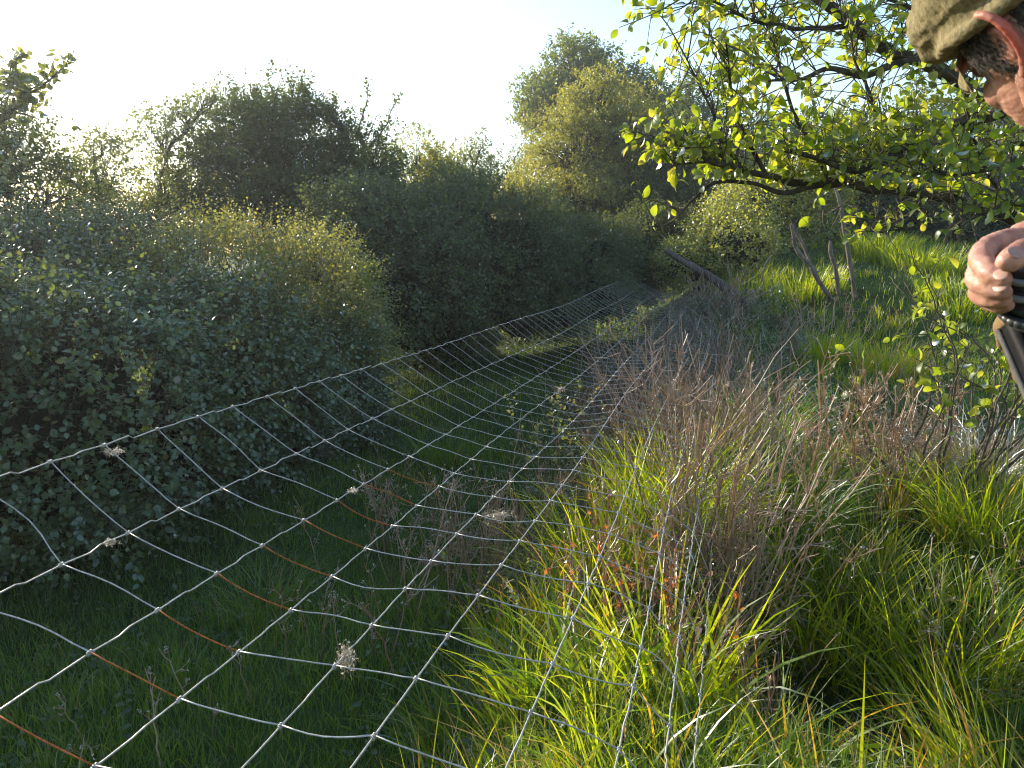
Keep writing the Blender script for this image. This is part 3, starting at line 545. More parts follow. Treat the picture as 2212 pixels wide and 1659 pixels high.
    # tie limb starts to the trunk
    for pts in ([(2400, 560, 2.75)], [(2400, 330, 2.6)], [(2400, 250, 2.7)]):
        e = at(*pts[0]); tube(tb, curve([crotch+[0, 0, .3], (crotch+e)/2+[0, 0, .25], e], 10), np.linspace(.05, .021, 10), 10)
    starts = []
    for c, dn in allL:
        Ls = np.linalg.norm(np.diff(c, axis=0), axis=1).sum(); m = int(Ls*54*dn)
        for _ in range(m):
            i = int(R.uniform(.12, 1)*(len(c)-1)); t = nrm(c[min(i+1, len(c)-1)]-c[max(i-1, 0)])
            d = nrm(t*.7+.75*R.normal(size=3)*[1, .8, 1]+[0, 0, .25]); low = c[i][2] < 1.5+(518-330)/FPX*c[i][1]*1.0
            if low: d[2] = abs(d[2])+.2; d = nrm(d); L = R.uniform(.06, .22)
            k = curve([c[i], c[i]+d*L*.5+R.normal(0, .012, 3), c[i]+d*L+[0, 0, -.02]+R.normal(0, .02, 3)], 8)
            tube(tw, k, np.linspace(.0022, .0009, 8), 4); starts.append(k)
            if R.uniform() < .5:
                d2 = nrm(d+.8*R.normal(size=3)); k2 = curve([k[4], k[4]+d2*L*.3, k[4]+d2*L*.6+[0, 0, -.01]], 6); tube(tw, k2, np.linspace(.0014, .0007, 6), 3); starts.append(k2)
    P = []; Dd = []
    for k in starts:
        m = R.integers(3, 9) if R.uniform() < .86 else 0
        for _ in range(m):
            i = R.integers(max(1, len(k)//3), len(k)); t = nrm(k[i]-k[i-1]); P.append(k[i]); Dd.append(nrm(t*.6+.75*R.normal(size=3)+[0, 0, -.35]))
    P = np.array(P); Dd = np.array(Dd); n = len(P); Nn = nrm(R.normal(size=(n, 3))*.8+[0, -.15, .5]); L = R.uniform(.018, .040, n)*np.where(R.uniform(size=n) < .2, .6, 1)
    leaves(lb, P+Dd*.006, Dd, Nn, L, L*R.uniform(.72, 1.1, n), LEAFB)
    # bare pale dead sprays under the limb
    db = Buf()
    for px, py, Y_ in ((2060, 420, 2.4), (1990, 430, 2.4), (1850, 420, 2.35), (2110, 460, 2.3), (1900, 470, 2.3)):
        for _ in range(5):
            d = nrm(R.normal(size=3)*[1, .6, .6]+[-.4, 0, -.4]); c = curve([at(px, py, Y_), at(px, py, Y_)+d*.07+R.normal(0, .015, 3), at(px, py, Y_)+d*.16+R.normal(0, .02, 3)], 9, .01); tube(db, c, np.linspace(.0018, .0007, 9), 4)
            for _ in range(3): i = R.integers(2, 8); d2 = nrm(d+R.normal(size=3)); tube(db, curve([c[i], c[i]+d2*.03, c[i]+d2*.06+R.normal(0, .01, 3)], 5), np.linspace(.0011, .0005, 5), 3)
    tb.build('limb', M['bark'], root, smooth=True); tw.build('twig', M['twig'], root); lb.build('foliage', M['sallow'], root, smooth=True); db.build('dead_twig', M['deadwood'], root)
    print('sallow leaves', n)
sallow()
def sapling(px, py, Y, label, stems, leaf=.045, name='sallow_shoot', hgt=.9, spread=.5, nleaf=16, dirv=(-.5, 0, .5), z0=None):
    q = at(px, py, Y); base = gpt(q[0], q[1]); root = empty(name, base, label, 'shrub', 'low sallow shoots by the right edge'); tb = Buf(); lb = Buf(); P = []; Dd = []
    for _ in range(stems):
        e = np.array(q)+R.normal(0, 1, 3)*np.array([spread, .2, spread*.55]); m = (base+e)/2+R.normal(0, .06, 3)+[.08, 0, .1]; c = curve([base+R.normal(0, .05, 3)*[1, 1, 0], m, e], 16, .03); tube(tb, c, np.linspace(.006, .0015, 16), 5)
        for _ in range(4):
            i = R.integers(6, 15); d = nrm(R.normal(size=3)+np.array(dirv)); k = curve([c[i], c[i]+d*.08, c[i]+d*.16+R.normal(0, .02, 3)], 7); tube(tb, k, np.linspace(.0022, .0009, 7), 4)
            for _ in range(nleaf//4): j = R.integers(2, 7); P.append(k[j]); Dd.append(nrm(nrm(k[j]-k[j-1])*.7+.7*R.normal(size=3)))
        for _ in range(nleaf//3): j = R.integers(8, 16); P.append(c[j]); Dd.append(nrm(R.normal(size=3)+[0, 0, .2]))
    P = np.array(P); Dd = np.array(Dd); n = len(P); leaves(lb, P, Dd, nrm(R.normal(size=(n, 3))*.6+[0, 0, .7]), R.uniform(.6, 1.2, n)*leaf, None, LEAFB)
    tb.build('stem', M['twig'], root, smooth=True); lb.build('foliage', M['sallow'], root, smooth=True)
sapling(2110, 560, 3.0, 'leafy sallow shoots just below and left of the clenched hand', 9, .045, spread=.22)
sapling(2140, 690, 3.1, 'low sallow shoots with mixed pale and green leaves beside the coat sleeve', 8, .045, spread=.26)
sapling(1990, 740, 3.0, 'short sallow sprig with a few large leaves over the dark turf', 3, .05, spread=.12, nleaf=8)

# ---------------------------------------------------------------- dead weeds
def weed(px, py, Y, label, n, h, spread, name='dead_weed', group='clumps of dead brown weeds', mat='dead', branch=5, heads=True, r=.0019, lean=(0, 0), kind=None, leafmat_=None, cat='weed', world=None):
    q = np.array(world) if world is not None else at(px, py, Y); root_p = gpt(q[0], q[1]); tb = Buf(); hb = Buf()
    branch = max(2, branch-2); r = r*1.35; N = int(n*.75); bx = root_p[0]+R.normal(0, spread, N); by = root_p[1]+R.normal(0, spread*.7, N); bz = ground(bx, by)
    B = np.stack([bx, by, bz], -1); H = h*R.uniform(.55, 1.15, N); d = nrm(np.stack([R.normal(lean[0], .22, N), R.normal(lean[1], .2, N), np.ones(N)], -1))
    K = 9; u = np.linspace(0, 1, K); P = B[:, None]+d[:, None]*(H[:, None]*u)[..., None]
    cur = R.normal(0, .10, (N, 3))*[1, 1, .1]; P = P+cur[:, None]*(u**2)[None, :, None]*h+R.normal(0, .006, (N, K, 3))*u[None, :, None]
    rw = r*R.uniform(.7, 1.4, N)*max(1, Y/3.5)**.55; tubes(tb, P, rw[:, None]*np.linspace(1, .45, K)[None], 4, R.uniform(0, 1, N))
    ii = np.repeat(np.arange(N), branch); s = R.integers(3, K-1, len(ii)); A = P[ii, s]
    dd = nrm(d[ii]*.8+R.normal(0, .6, (len(ii), 3))+[0, 0, .3]); L = H[ii]*R.uniform(.10, .32, len(ii)); E1 = A+dd*(L*.5)[:, None]; E2 = A+dd*L[:, None]+np.array([0, 0, .15])*L[:, None]+R.normal(0, .01, (len(ii), 3))
    tubes(tb, np.stack([A, (A+E1)/2+R.normal(0, .003, A.shape), E1, (E1+E2)/2, E2], 1), (rw[ii]*.55)[:, None]*np.linspace(1, .5, 5)[None], 3)
    # second order twiglets
    jj = np.repeat(np.arange(len(ii)), 2); A2 = E1[jj]; d2 = nrm(dd[jj]+R.normal(0, .7, (len(jj), 3))); L2 = L[jj]*R.uniform(.25, .6, len(jj)); T2 = A2+d2*L2[:, None]
    tubes(tb, np.stack([A2, (A2+T2)/2+R.normal(0, .004, A2.shape), T2], 1), (rw[ii][jj]*.5)[:, None]*np.ones((1, 3)), 3)
    root = None
    mats = [M[mat]]
    if heads:
        T = np.concatenate([E2, T2, P[:, -1]]); T = T[R.uniform(size=len(T)) < .45]; T = np.repeat(T, 5, 0)+R.normal(0, .003, (len(T)*5, 3)); leaves(hb, T, rdir(len(T)), rdir(len(T)), R.uniform(.003, .008, len(T))*max(1, Y/4)**.5)
    if kind:
        o = tb.build(name, M[mat]); tag(o, label, cat, None, kind); return o
    root = empty(name, root_p, label, cat, group); o_ = tb.build('stem', M[mat], root); o_['kind'] = 'stuff'
    if hb.n: hb.build('seed_head', M['fluff'] if heads == 'fluff' else M['straw'], root)['kind'] = 'stuff'
    if leafmat_:
        lf = Buf(); m = 90+N*3; i = R.integers(0, N, m); s = R.integers(3, K-1, m); leaves(lf, P[i, s], rdir(m)+[0, 0, -.2], rdir(m), R.uniform(.012, .032, m), None, LEAF6); lf.build('withered_leaf', M[leafmat_], root)['kind'] = 'stuff'
    return root
weed(1900, 1050, 3.1, 'bushy dead brown weed clump with many pale branching tips right of centre', 70, .52, .15, r=.0026, branch=8, heads='fluff', mat='dead')
weed(1560, 1150, 2.3, 'tall upright column of reddish brown dead stems in the middle of the lit grass', 90, .70, .075, r=.0022, branch=6, mat='dead')
weed(1500, 1400, 1.9, 'tangle of dead stems low in the lit grass beside the last fence wires', 38, .45, .12, branch=5, mat='dead', leafmat_='rust_leaf')
weed(1290, 1260, 2.25, 'dead dock clump hung with orange rusty leaves behind the fence wires', 44, .42, .15, branch=5, mat='dead', leafmat_='rust_leaf', cat='weed')
weed(1700, 1180, 2.5, 'arching dead weed with woolly tips between the column and the bushy clump', 12, .62, .10, branch=6, heads='fluff', lean=(.15, 0))
weed(2150, 1180, 2.1, 'crooked dead stems with small heads near the right edge', 13, .5, .14, branch=5, heads='fluff')
weed(810, 960, 3.6, 'single feathery brown dead weed standing beyond the second wire', 7, .62, .05, branch=7, heads='fluff')
weed(1000, 1120, 2.9, 'brown dead weeds with tiny white heads behind the middle wires', 26, .5, .17, branch=7, heads='fluff')
weed(760, 1180, 2.4, 'sparse dead stems dotted with white heads under the left half of the fence', 14, .35, .2, branch=6, heads='fluff')
weed(300, 1430, 2.0, 'few thin dead stalks low under the wires at bottom left', 8, .3, .16, branch=5, heads='fluff')
weed(1640, 1560, 1.55, 'short dead stalks with round buff heads at the bottom edge', 11, .3, .12, branch=3, heads='fluff')
weed(1190, 960, 3.4, 'dead stems mixed with green sprigs at the bend of the fence', 26, .42, .2, branch=7, mat='dead')
weed(1420, 960, 3.3, 'pale tipped dead weeds behind the twisted bold wire', 34, .46, .22, branch=6, heads='fluff', mat='dead')
weed(1600, 900, 3.6, 'dead weeds with twisted grey tips at the top of the lit grass', 26, .52, .14, branch=6, heads='fluff', mat='dead')
weed(1830, 620, 8.0, 'pale dead scrub round the foot of the dead saplings', 44, .36, .35, branch=6, mat='dead')
weed(1960, 720, 5.6, 'brown dead scrub on the hummock in front of the dead saplings', 34, .34, .24, branch=6, mat='dead')
weed(930, 1010, 3.2, 'pale straw stems standing through the middle of the mesh', 26, .52, .22, branch=6, heads='fluff')
weed(1090, 1060, 2.8, 'tangled straw coloured stems where the bank meets the shaded strip', 40, .50, .16, branch=7)
weed(1240, 880, 4.0, 'tall pale dead stems crossing the far wires', 44, .62, .26, branch=6)
weed(1700, 1330, 2.0, 'few long bare arching stalks over the dark lower right grass', 9, .58, .08, branch=4, lean=(.12, 0))
def mass():
    "the continuous belt of dead stems along the fence"
    tb = Buf(); nc = 58; ct = R.uniform(3.2, 9.6, nc); cs = R.uniform(-.45, .30, nc)+np.where(ct > 4.8, R.uniform(-.75, .30, nc), 0); ch = R.uniform(.22, .78, nc)*(1-.25*sstep(ct, 7, 9.5)); ca = R.uniform(0, 1, nc); cl = R.normal(0, .28, (nc, 2)); cw = R.uniform(.07, .20, nc)
    N = 1250; q = R.integers(0, nc, N); t = ct[q]+R.normal(0, 1, N)*cw[q]; s = cs[q]+R.normal(0, 1, N)*cw[q]; B = FD*t[:, None]+FR*s[:, None]; B[:, 2] = ground(B[:, 0], B[:, 1])
    H = ch[q]*R.uniform(.45, 1.15, N); d = nrm(np.stack([cl[q, 0]+R.normal(0, .26, N), cl[q, 1]+R.normal(0, .22, N), np.ones(N)], -1)); K = 7; u = np.linspace(0, 1, K); av = np.clip(ca[q]*.8+R.normal(.1, .18, N), 0, 1)
    P = B[:, None]+d[:, None]*(H[:, None]*u)[..., None]+(R.normal(0, .13, (N, 3))*[1, 1, .2])[:, None]*(u**2)[None, :, None]+R.normal(0, .007, (N, K, 3))
    rw = .0032*np.maximum(1, t/3.5)**.6; tubes(tb, P, rw[:, None]*np.linspace(1, .45, K)[None], 3, av)
    ii = np.repeat(np.arange(N), 3); s = R.integers(2, K-1, len(ii)); A = P[ii, s]; dd = nrm(d[ii]*.6+R.normal(0, .7, (len(ii), 3))); L = R.uniform(.05, .22, len(ii)); E1 = A+dd*L[:, None]*.5; E2 = A+dd*L[:, None]+[0, 0, .02]
    tubes(tb, np.stack([A, E1+R.normal(0, .006, A.shape), E2], 1), (rw[ii]*.5)[:, None]*np.ones((1, 3)), 3, av[ii])
    o = tb.build('dead_stems', M['deaddark']); tag(o, 'dense belt of mauve brown dead stems standing along the far run of the fence', 'dead weeds', kind='stuff')
mass()
# green sprigs climbing through the fence and bramble ground cover
def sprig(px, py, Y, label, n, h, sp, mat='rose', leaf=.022):
    q = at(px, py, Y); base = gpt(q[0], q[1]); root = empty('green_sprig', base, label, 'plant', 'leafy green sprigs by the fence'); tb = Buf(); lb = Buf()
    N = n; P = np.array(q)+R.normal(0, 1, (N, 3))*[sp, sp, sp*.5]-[0, 0, h*.6]; O = nrm(R.normal(0, .35, (N, 3))+[0, 0, 1]); sprays(lb, P, O, h*R.uniform(.6, 1.1, N), 12, leaf, LEAF6, .5, 1.2, None, tb, .0014)
    lb.build('foliage', M[mat], root); tb.build('stem', M['twig'], root)['kind'] = 'stuff'
sprig(1225, 830, 3.7, 'bright backlit bramble sprig standing up through the dead stems', 4, .22, .05)
sprig(1150, 900, 3.5, 'yellow green leafy sprig at the third wire', 10, .2, .12)
sprig(1290, 930, 3.4, 'loose leafy sprigs under the bunched wires', 16, .2, .16)
sprig(870, 740, 6.3, 'single tall bramble shoot at the corner of the dark thicket', 4, .45, .08, 'bramble', .045)
sprig(1180, 1280, 2.2, 'small nettle like plants among the orange leaves', 14, .16, .12, 'rose', .018)
sprig(1420, 1230, 2.2, 'small leafy weeds between the orange dock and the brown stems', 26, .22, .14, 'rose', .017)

# ---------------------------------------------------------------- lush tussocks
def tpx(px, py, Y, *a, **k): q = at(px, py, Y); return tussock(q[0], q[1], *a, **k)
tpx(2160, 1640, 1.45, .09, 210, .42, 'coarse bright tuft with orange tinged blades at the bottom right corner', wide=.009, lean=.35, bend=.7, dry=.16, az0=2.4)
tpx(1330, 1080, 2.6, .22, 520, .48, 'tall sunlit grass tuft at the edge of the bold fence wire', wide=.008)
tpx(1480, 1000, 2.9, .22, 520, .50, 'tall sunlit grass tuft in front of the belt of dead stems', wide=.008)
tpx(1120, 1180, 2.35, .10, 200, .36, 'backlit grass tuft pushing up between the lower wires', wide=.008, bend=.5)
tpx(1700, 1060, 2.9, .18, 420, .46, 'dark green arching tuft left of the bushy dead weed', wide=.007, bend=1.1, mat='grass')
tpx(1650, 900, 3.9, .16, 320, .50, 'green tuft fanning out over the dark turf', wide=.007, bend=.9, mat='grass')
tpx(1850, 1230, 2.4, .20, 420, .38, 'lit tuft at the foot of the bushy dead weed', wide=.0075)
tpx(2050, 1330, 2.1, .18, 420, .40, 'broad lit tuft in the lower right', wide=.008)
tpx(2130, 1080, 2.8, .20, 420, .42, 'lit tuft below the straw tussock at the right edge', wide=.007)
tpx(1450, 1480, 1.75, .10, 120, .50, 'broad bladed tuft at the bottom between the last wires', wide=.012, bend=.7)
tpx(1250, 1450, 1.75, .10, 110, .42, 'wide shaded blades at the bottom in the middle of the mesh', wide=.012, bend=1.1, mat='grass')
tpx(1600, 1600, 1.5, .12, 90, .40, 'long arching blades at the bottom edge', wide=.012, bend=1.2, mat='lush')
tpx(1000, 1330, 1.95, .14, 150, .34, 'green arching tuft under the fourth wire', wide=.008, bend=1.0, mat='grass')
tpx(560, 1250, 2.9, .16, 260, .28, 'rounded fine tuft on the shaded strip under the rusty stay', wide=.005, bend=1.1, mat='grass')
tpx(960, 860, 5.2, .25, 420, .30, 'small dark hummock of grass on the shaded path', wide=.006, mat='grass')
tpx(2150, 900, 3.4, .22, 800, .52, 'big straw coloured tussock of dry drooping blades at the right edge', wide=.004, mat='straw', bend=1.6, lean=.4)
tpx(1930, 660, 6.6, .28, 520, .34, 'green and straw tussock on the right hummock', wide=.007, dry=.3)
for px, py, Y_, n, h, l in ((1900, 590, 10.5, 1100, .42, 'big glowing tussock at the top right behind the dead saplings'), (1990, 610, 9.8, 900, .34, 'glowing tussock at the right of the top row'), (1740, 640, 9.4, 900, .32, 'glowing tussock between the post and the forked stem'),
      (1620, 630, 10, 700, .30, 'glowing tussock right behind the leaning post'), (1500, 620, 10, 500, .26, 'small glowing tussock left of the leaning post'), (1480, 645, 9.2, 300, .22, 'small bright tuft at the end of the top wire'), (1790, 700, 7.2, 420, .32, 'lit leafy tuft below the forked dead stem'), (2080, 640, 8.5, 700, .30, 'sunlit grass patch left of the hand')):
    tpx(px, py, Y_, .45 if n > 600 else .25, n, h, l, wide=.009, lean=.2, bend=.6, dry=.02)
# extra free-standing weeds leaves: low herb cover on the turf
def belt_green():
    b = Buf(); n = 2600; t = R.uniform(3.2, 9.6, n); s = R.uniform(-.9, .75, n); P = FD*t[:, None]+FR*s[:, None]; m = noise3(P, 2.3, 6) > .12; P = P[m]; P[:, 2] = ground(P[:, 0], P[:, 1])+R.uniform(.02, .34, len(P))
    sprays(b, P, nrm(R.normal(0, .5, P.shape)+[0, 0, 1]), .12, 5, .028, LEAF6, .6, 1.1); o = b.build('low_bramble', M['bramble']); tag(o, 'patchy low bramble leaves growing among the dead stems by the fence', 'ground cover', kind='stuff')
belt_green()
def herbs():
    b = Buf(); n = 3000; x, y = scatter(n, 1.2, 10, p=1.1); m = noise3(np.stack([x, y, 0*x], -1), 1.7, 3) > .05; x, y = x[m], y[m]; P = np.stack([x, y, ground(x, y)+R.uniform(.02, .10, len(x))], -1)
    for k in range(4): leaves(b, P+R.normal(0, .02, P.shape)*[1, 1, .3], nrm(rdir(len(P))*[1, 1, .3]+[0, 0, .2]), nrm(R.normal(0, .5, P.shape)+[0, 0, 1]), R.uniform(.012, .032, len(P)), None, LEAF6)
    o = b.build('ground_herbs', M['ivy']); tag(o, 'low broad leaved ground cover scattered through the turf', 'ground cover', kind='stuff')
herbs()

# ---------------------------------------------------------------- person at the right edge
def ico(c, r, rot=None, sub=4):
    bm = bmesh.new(); bmesh.ops.create_icosphere(bm, subdivisions=sub, radius=1); v = np.array([q.co for q in bm.verts]); f = np.array([[q.index for q in p.verts] for p in bm.faces]); bm.free()
    v = v*np.asarray(r); v = v@np.asarray(rot).T if rot is not None else v; return v+np.asarray(c), f
def addico(b, c, r, rot=None, sub=4): v, f = ico(c, r, rot, sub); b.add(v, f)
def capsule(b, pts, rad, n=24, sides=16):
    c = curve(np.column_stack([pts, rad]), n); P, r = c[:, :3], c[:, 3]; tube(b, P, r, sides); addico(b, P[0], [r[0]*.995]*3, None, 3); addico(b, P[-1], [r[-1]*.995]*3, None, 3)
def remesh(b, name, voxel, mats, parent, smooth_it=3, disp=0, label=None, origin=None):
    o = b.build(name+'_raw', mats); m = o.modifiers.new('r', 'REMESH'); m.mode = 'VOXEL'; m.voxel_size = voxel; m.use_smooth_shade = True
    s = o.modifiers.new('s', 'SMOOTH'); s.factor = .5; s.iterations = smooth_it
    dg = bpy.context.evaluated_depsgraph_get(); me = bpy.data.meshes.new_from_object(o.evaluated_get(dg)); raw = o.data; bpy.data.objects.remove(o); bpy.data.meshes.remove(raw)
    n = len(me.vertices); co = np.zeros(n*3, np.float32); me.vertices.foreach_get('co', co); co = co.reshape(-1, 3); no = np.zeros(n*3, np.float32); me.vertices.foreach_get('normal', no); no = no.reshape(-1, 3)
    if disp: co = co+no*disp(co)[:, None].astype(np.float32)
    if origin is not None: co = co-np.asarray(origin, np.float32)
    me.vertices.foreach_set('co', co.ravel()); me.name = name
    if 'v' not in me.attributes: me.attributes.new('v', 'FLOAT', 'POINT')
    me.materials.clear()
    for q in (mats if isinstance(mats, (list, tuple)) else [mats]): me.materials.append(q)
    me.polygons.foreach_set('material_index', np.zeros(len(me.polygons), np.int32)); me.polygons.foreach_set('use_smooth', np.ones(len(me.polygons), bool))
    me.update(); ob = bpy.data.objects.new(name, me); C.objects.link(ob)
    if parent is not None:
        ob.parent = parent; ob.matrix_parent_inverse = Matrix.Translation(parent.location).inverted()
    if label: ob['label'] = label
    return ob
def skinmat():
    m, n, out = newmat('weathered skin'); p = n.nodes.new('ShaderNodeBsdfPrincipled'); tc = n.nodes.new('ShaderNodeTexCoord'); no = n.nodes.new('ShaderNodeTexNoise'); no.inputs['Scale'].default_value = 55; no.inputs['Detail'].default_value = 5
    n.links.new(tc.outputs['Object'], no.inputs[0]); base = ramp(n, [(.3, (.32, .155, .115)), (.55, (.44, .235, .17)), (.75, (.55, .33, .245))], no.outputs[0])
    at_ = n.nodes.new('ShaderNodeAttribute'); at_.attribute_name = 'v'; mx = n.nodes.new('ShaderNodeMixRGB'); n.links.new(at_.outputs['Fac'], mx.inputs[0]); n.links.new(base, mx.inputs[1]); mx.inputs[2].default_value = (.50, .17, .13, 1)
    n.links.new(mx.outputs[0], p.inputs['Base Color']); p.inputs['Roughness'].default_value = .5
    p.inputs['Subsurface Weight'].default_value = .35; p.inputs['Subsurface Radius'].default_value = (1, .25, .12); p.inputs['Subsurface Scale'].default_value = .012
    n2 = n.nodes.new('ShaderNodeTexNoise'); n2.inputs['Scale'].default_value = 220; n2.inputs['Detail'].default_value = 3; n.links.new(tc.outputs['Object'], n2.inputs[0]); bp = n.nodes.new('ShaderNodeBump'); bp.inputs['Strength'].default_value = .35; bp.inputs['Distance'].default_value = .0012
    n.links.new(n2.outputs[0], bp.inputs['Height']); n.links.new(bp.outputs[0], p.inputs['Normal'])
    tr = n.nodes.new('ShaderNodeBsdfTranslucent'); tr.inputs[0].default_value = (.85, .06, .03, 1); ms = n.nodes.new('ShaderNodeMixShader'); mu = n.nodes.new('ShaderNodeMath'); mu.operation = 'MULTIPLY'; mu.inputs[1].default_value = .34
    n.links.new(at_.outputs['Fac'], mu.inputs[0]); n.links.new(mu.outputs[0], ms.inputs[0]); n.links.new(p.outputs[0], ms.inputs[1]); n.links.new(tr.outputs[0], ms.inputs[2]); n.links.new(ms.outputs[0], out.inputs[0]); return m
M['skin'] = skinmat()
M['tweed'] = solid('olive brown tweed', [(.3, (.10, .085, .045)), (.5, (.20, .17, .09)), (.7, (.32, .27, .16))], 160, .95, 0, .7, bs=420, dist=.0012)
M['coat'] = solid('brown waxed cotton', [(.3, (.12, .075, .035)), (.55, (.21, .14, .07)), (.75, (.30, .21, .12))], 35, .85, 0, .6, bs=260, dist=.0012)
M['strap'] = solid('black webbing', [(.3, (.004, .0045, .006)), (.7, (.012, .013, .015))], 90, .6, 0, .3, dist=.0008)
M['strap_edge'] = solid('grey webbing edge', [(.3, (.08, .078, .075)), (.7, (.14, .135, .13))], 90, .9, 0, .3, dist=.0008)
M['grip'] = solid('dark grey rubber', [(.3, (.02, .023, .027)), (.7, (.06, .066, .072))], 80, .42, 0, .3, dist=.0006)
M['grip_ring'] = solid('pale grey moulded ring', [(.3, (.18, .19, .19)), (.7, (.32, .33, .33))], 80, .45, 0, .2, dist=.0005)
M['hair'] = solid('short greying hair', [(.35, (.03, .026, .024)), (.55, (.09, .08, .075)), (.75, (.30, .28, .26))], 180, .7, 0, .4, bs=500, dist=.001)
M['cloth'] = solid('dark green trousers', [(.3, (.03, .035, .02)), (.7, (.06, .065, .04))], 60, .9, 0, .4)
M['boot'] = solid('muddy boot leather', [(.3, (.03, .02, .012)), (.7, (.07, .05, .035))], 30, .6, 0, .4)
def person():
    base = gpt(.74, .34); root = empty('person', base, 'person in tweed flat cap and brown coat bowing over a clenched fist', 'person')
    ear_at = at(2153, 84, .72); vw = nrm(ear_at-[0, 0, CAMZ]); er = nrm(np.cross(vw, UP)); eu = np.cross(er, vw); ph = math.radians(38); kk = .62
    f = kk*(-math.cos(ph)*er-math.sin(ph)*eu)+math.sqrt(1-kk*kk)*vw; u = -math.sin(ph)*er+math.cos(ph)*eu; l = np.cross(u, f); Rm = np.stack([f, l, u], 1)
    HC = ear_at-Rm@np.array([-.02, .082, .012])         # middle of the head, bowed and turned away
    H = lambda a, b_, c: HC+f*a+l*b_+u*c
    b = Buf()
    addico(b, H(-.005, 0, .02), (.094, .076, .092), Rm, 5); addico(b, H(.035, 0, -.045), (.062, .062, .075), Rm); addico(b, H(.055, 0, -.085), (.034, .040, .028), Rm)
    addico(b, H(.062, .034, -.032), (.026, .024, .022), Rm); addico(b, H(.062, -.034, -.032), (.026, .024, .022), Rm); addico(b, H(.08, 0, .012), (.018, .055, .012), Rm)
    for s in (1, -1): capsule(b, [H(-.005, .062*s, -.035), H(.02, .054*s, -.075), H(.05, .024*s, -.098)], [.017, .018, .017], 10, 10)
    capsule(b, [H(.088, 0, .01), H(.104, 0, -.012), H(.116, 0, -.03)], [.009, .011, .0135], 8, 10)
    for s in (1, -1): addico(b, H(.100, .012*s, -.033), (.010, .008, .007), Rm, 3); addico(b, H(.076, .032*s, -.002), (.012, .013, .010), Rm, 3)
    capsule(b, [H(.094, .020, -.060), H(.100, 0, -.058), H(.094, -.020, -.060)], [.005, .007, .005], 10, 8); capsule(b, [H(.092, .017, -.070), H(.097, 0, -.071), H(.092, -.017, -.070)], [.005, .008, .005], 10, 8)
    # ears: helix rim, antihelix, lobe and bowl
    for s in (1, -1):
        E = lambda a, c, o: H(-.018+a*.95, (.073+o*.62)*s, .002+c)
        rim = [E(.012, .012, .001), E(.013, .022, .006), E(.006, .031, .013), E(-.006, .036, .018), E(-.020, .026, .021), E(-.023, .006, .020), E(-.016, -.012, .015), E(-.004, -.026, .009), E(.006, -.028, .003)]
        capsule(b, rim, [.0034, .0040, .0042, .0044, .0044, .0042, .0042, .0062, .005], 40, 10)
        capsule(b, [E(.004, .020, .008), E(-.008, .014, .012), E(-.010, -.002, .011), E(-.002, -.014, .008)], [.003, .0035, .0035, .003], 16, 8)
        addico(b, E(-.004, .006, .004), (.021, .0055, .031), Rm, 3); addico(b, E(.012, -.004, .002), (.005, .005, .007), Rm, 3)
    neck0 = H(-.045, 0, -.07); sh = np.array([.72, .36, 1.43])
    capsule(b, [H(-.035, 0, -.04), neck0+[0, -.02, -.03], sh+[-.01, .02, .03]], [.058, .056, .075], 16, 20)
    capsule(b, [sh+[0, 0, -.02], (sh+[.0, -.02, -.30]), sh+[.01, -.05, -.52]], [.13, .13, .12], 20, 24)
    LS, RS = sh+[-.17, .0, -.03], sh+[.17, .0, -.03]
    # arms: left is raised to the hand seen in the picture, right hangs bent
    LW = at(2272, 664, .665); LE = at(2450, 990, .56); RE = RS+[.05, -.02, -.29]; RW = RE+[-.10, .20, .06]
    capsule(b, [sh+[-.10, 0, -.04], LS, (LS+LE)/2, LE], [.07, .055, .045, .040], 20, 16); capsule(b, [LE, (LE+LW)/2, LW], [.042, .037, .028], 16, 16)
    capsule(b, [sh+[.10, 0, -.04], RS, (RS+RE)/2, RE], [.07, .055, .045, .040], 20, 16); capsule(b, [RE, (RE+RW)/2, RW], [.040, .035, .027], 16, 16)
    # fist in the picture: back of the hand, four curled fingers, thumb across the top
    palm = [at(2262, 660, .665), at(2228, 620, .665), at(2215, 570, .668), at(2222, 525, .672)]
    capsule(b, palm, [.026, .025, .024, .020], 14, 16); capsule(b, [at(2262, 655, .65), at(2245, 600, .64), at(2240, 545, .645)], [.022, .022, .018], 12, 14)
    fingers = [
        ([(2232, 512, .672), (2160, 514, .655), (2108, 548, .625), (2128, 588, .595), (2160, 604, .582)], [.0115, .0110, .0112, .0096, .0078]),
        ([(2226, 556, .675), (2140, 558, .66), (2096, 597, .630), (2122, 622, .600), (2160, 632, .585)], [.0115, .0108, .0108, .0094, .0076]),
        ([(2226, 600, .675), (2150, 604, .66), (2101, 633, .635), (2130, 650, .605), (2162, 652, .590)], [.0105, .0100, .0098, .0086, .0070]),
        ([(2230, 640, .67), (2165, 642, .655), (2124, 655, .635), (2146, 666, .612), (2170, 664, .600)], [.0095, .0088, .0084, .0074, .0062])]
    for pts, rad in fingers: capsule(b, [at(q[0]*.9+2232*.1, q[1]*.93+588*.07, q[2]) for q in pts], np.array(rad)*.86, 26, 12)
    capsule(b, [at(2270, 600, .63), at(2262, 556, .605), at(2215, 545, .578), at(2180, 563, .566)], [.016, .0128, .0105, .0088], 22, 14)
    # right hand hanging, relaxed
    hd = nrm(RW-RE); side = nrm(np.cross(hd, UP)); pm = RW+hd*.05; capsule(b, [RW, RW+hd*.04, RW+hd*.085], [.024, .024, .020], 10, 12); addico(b, pm+hd*.02+side*.012, (.03, .03, .014), np.stack([hd, side, np.cross(hd, side)], 1), 3); addico(b, pm+hd*.02-side*.012, (.03, .03, .014), np.stack([hd, side, np.cross(hd, side)], 1), 3)
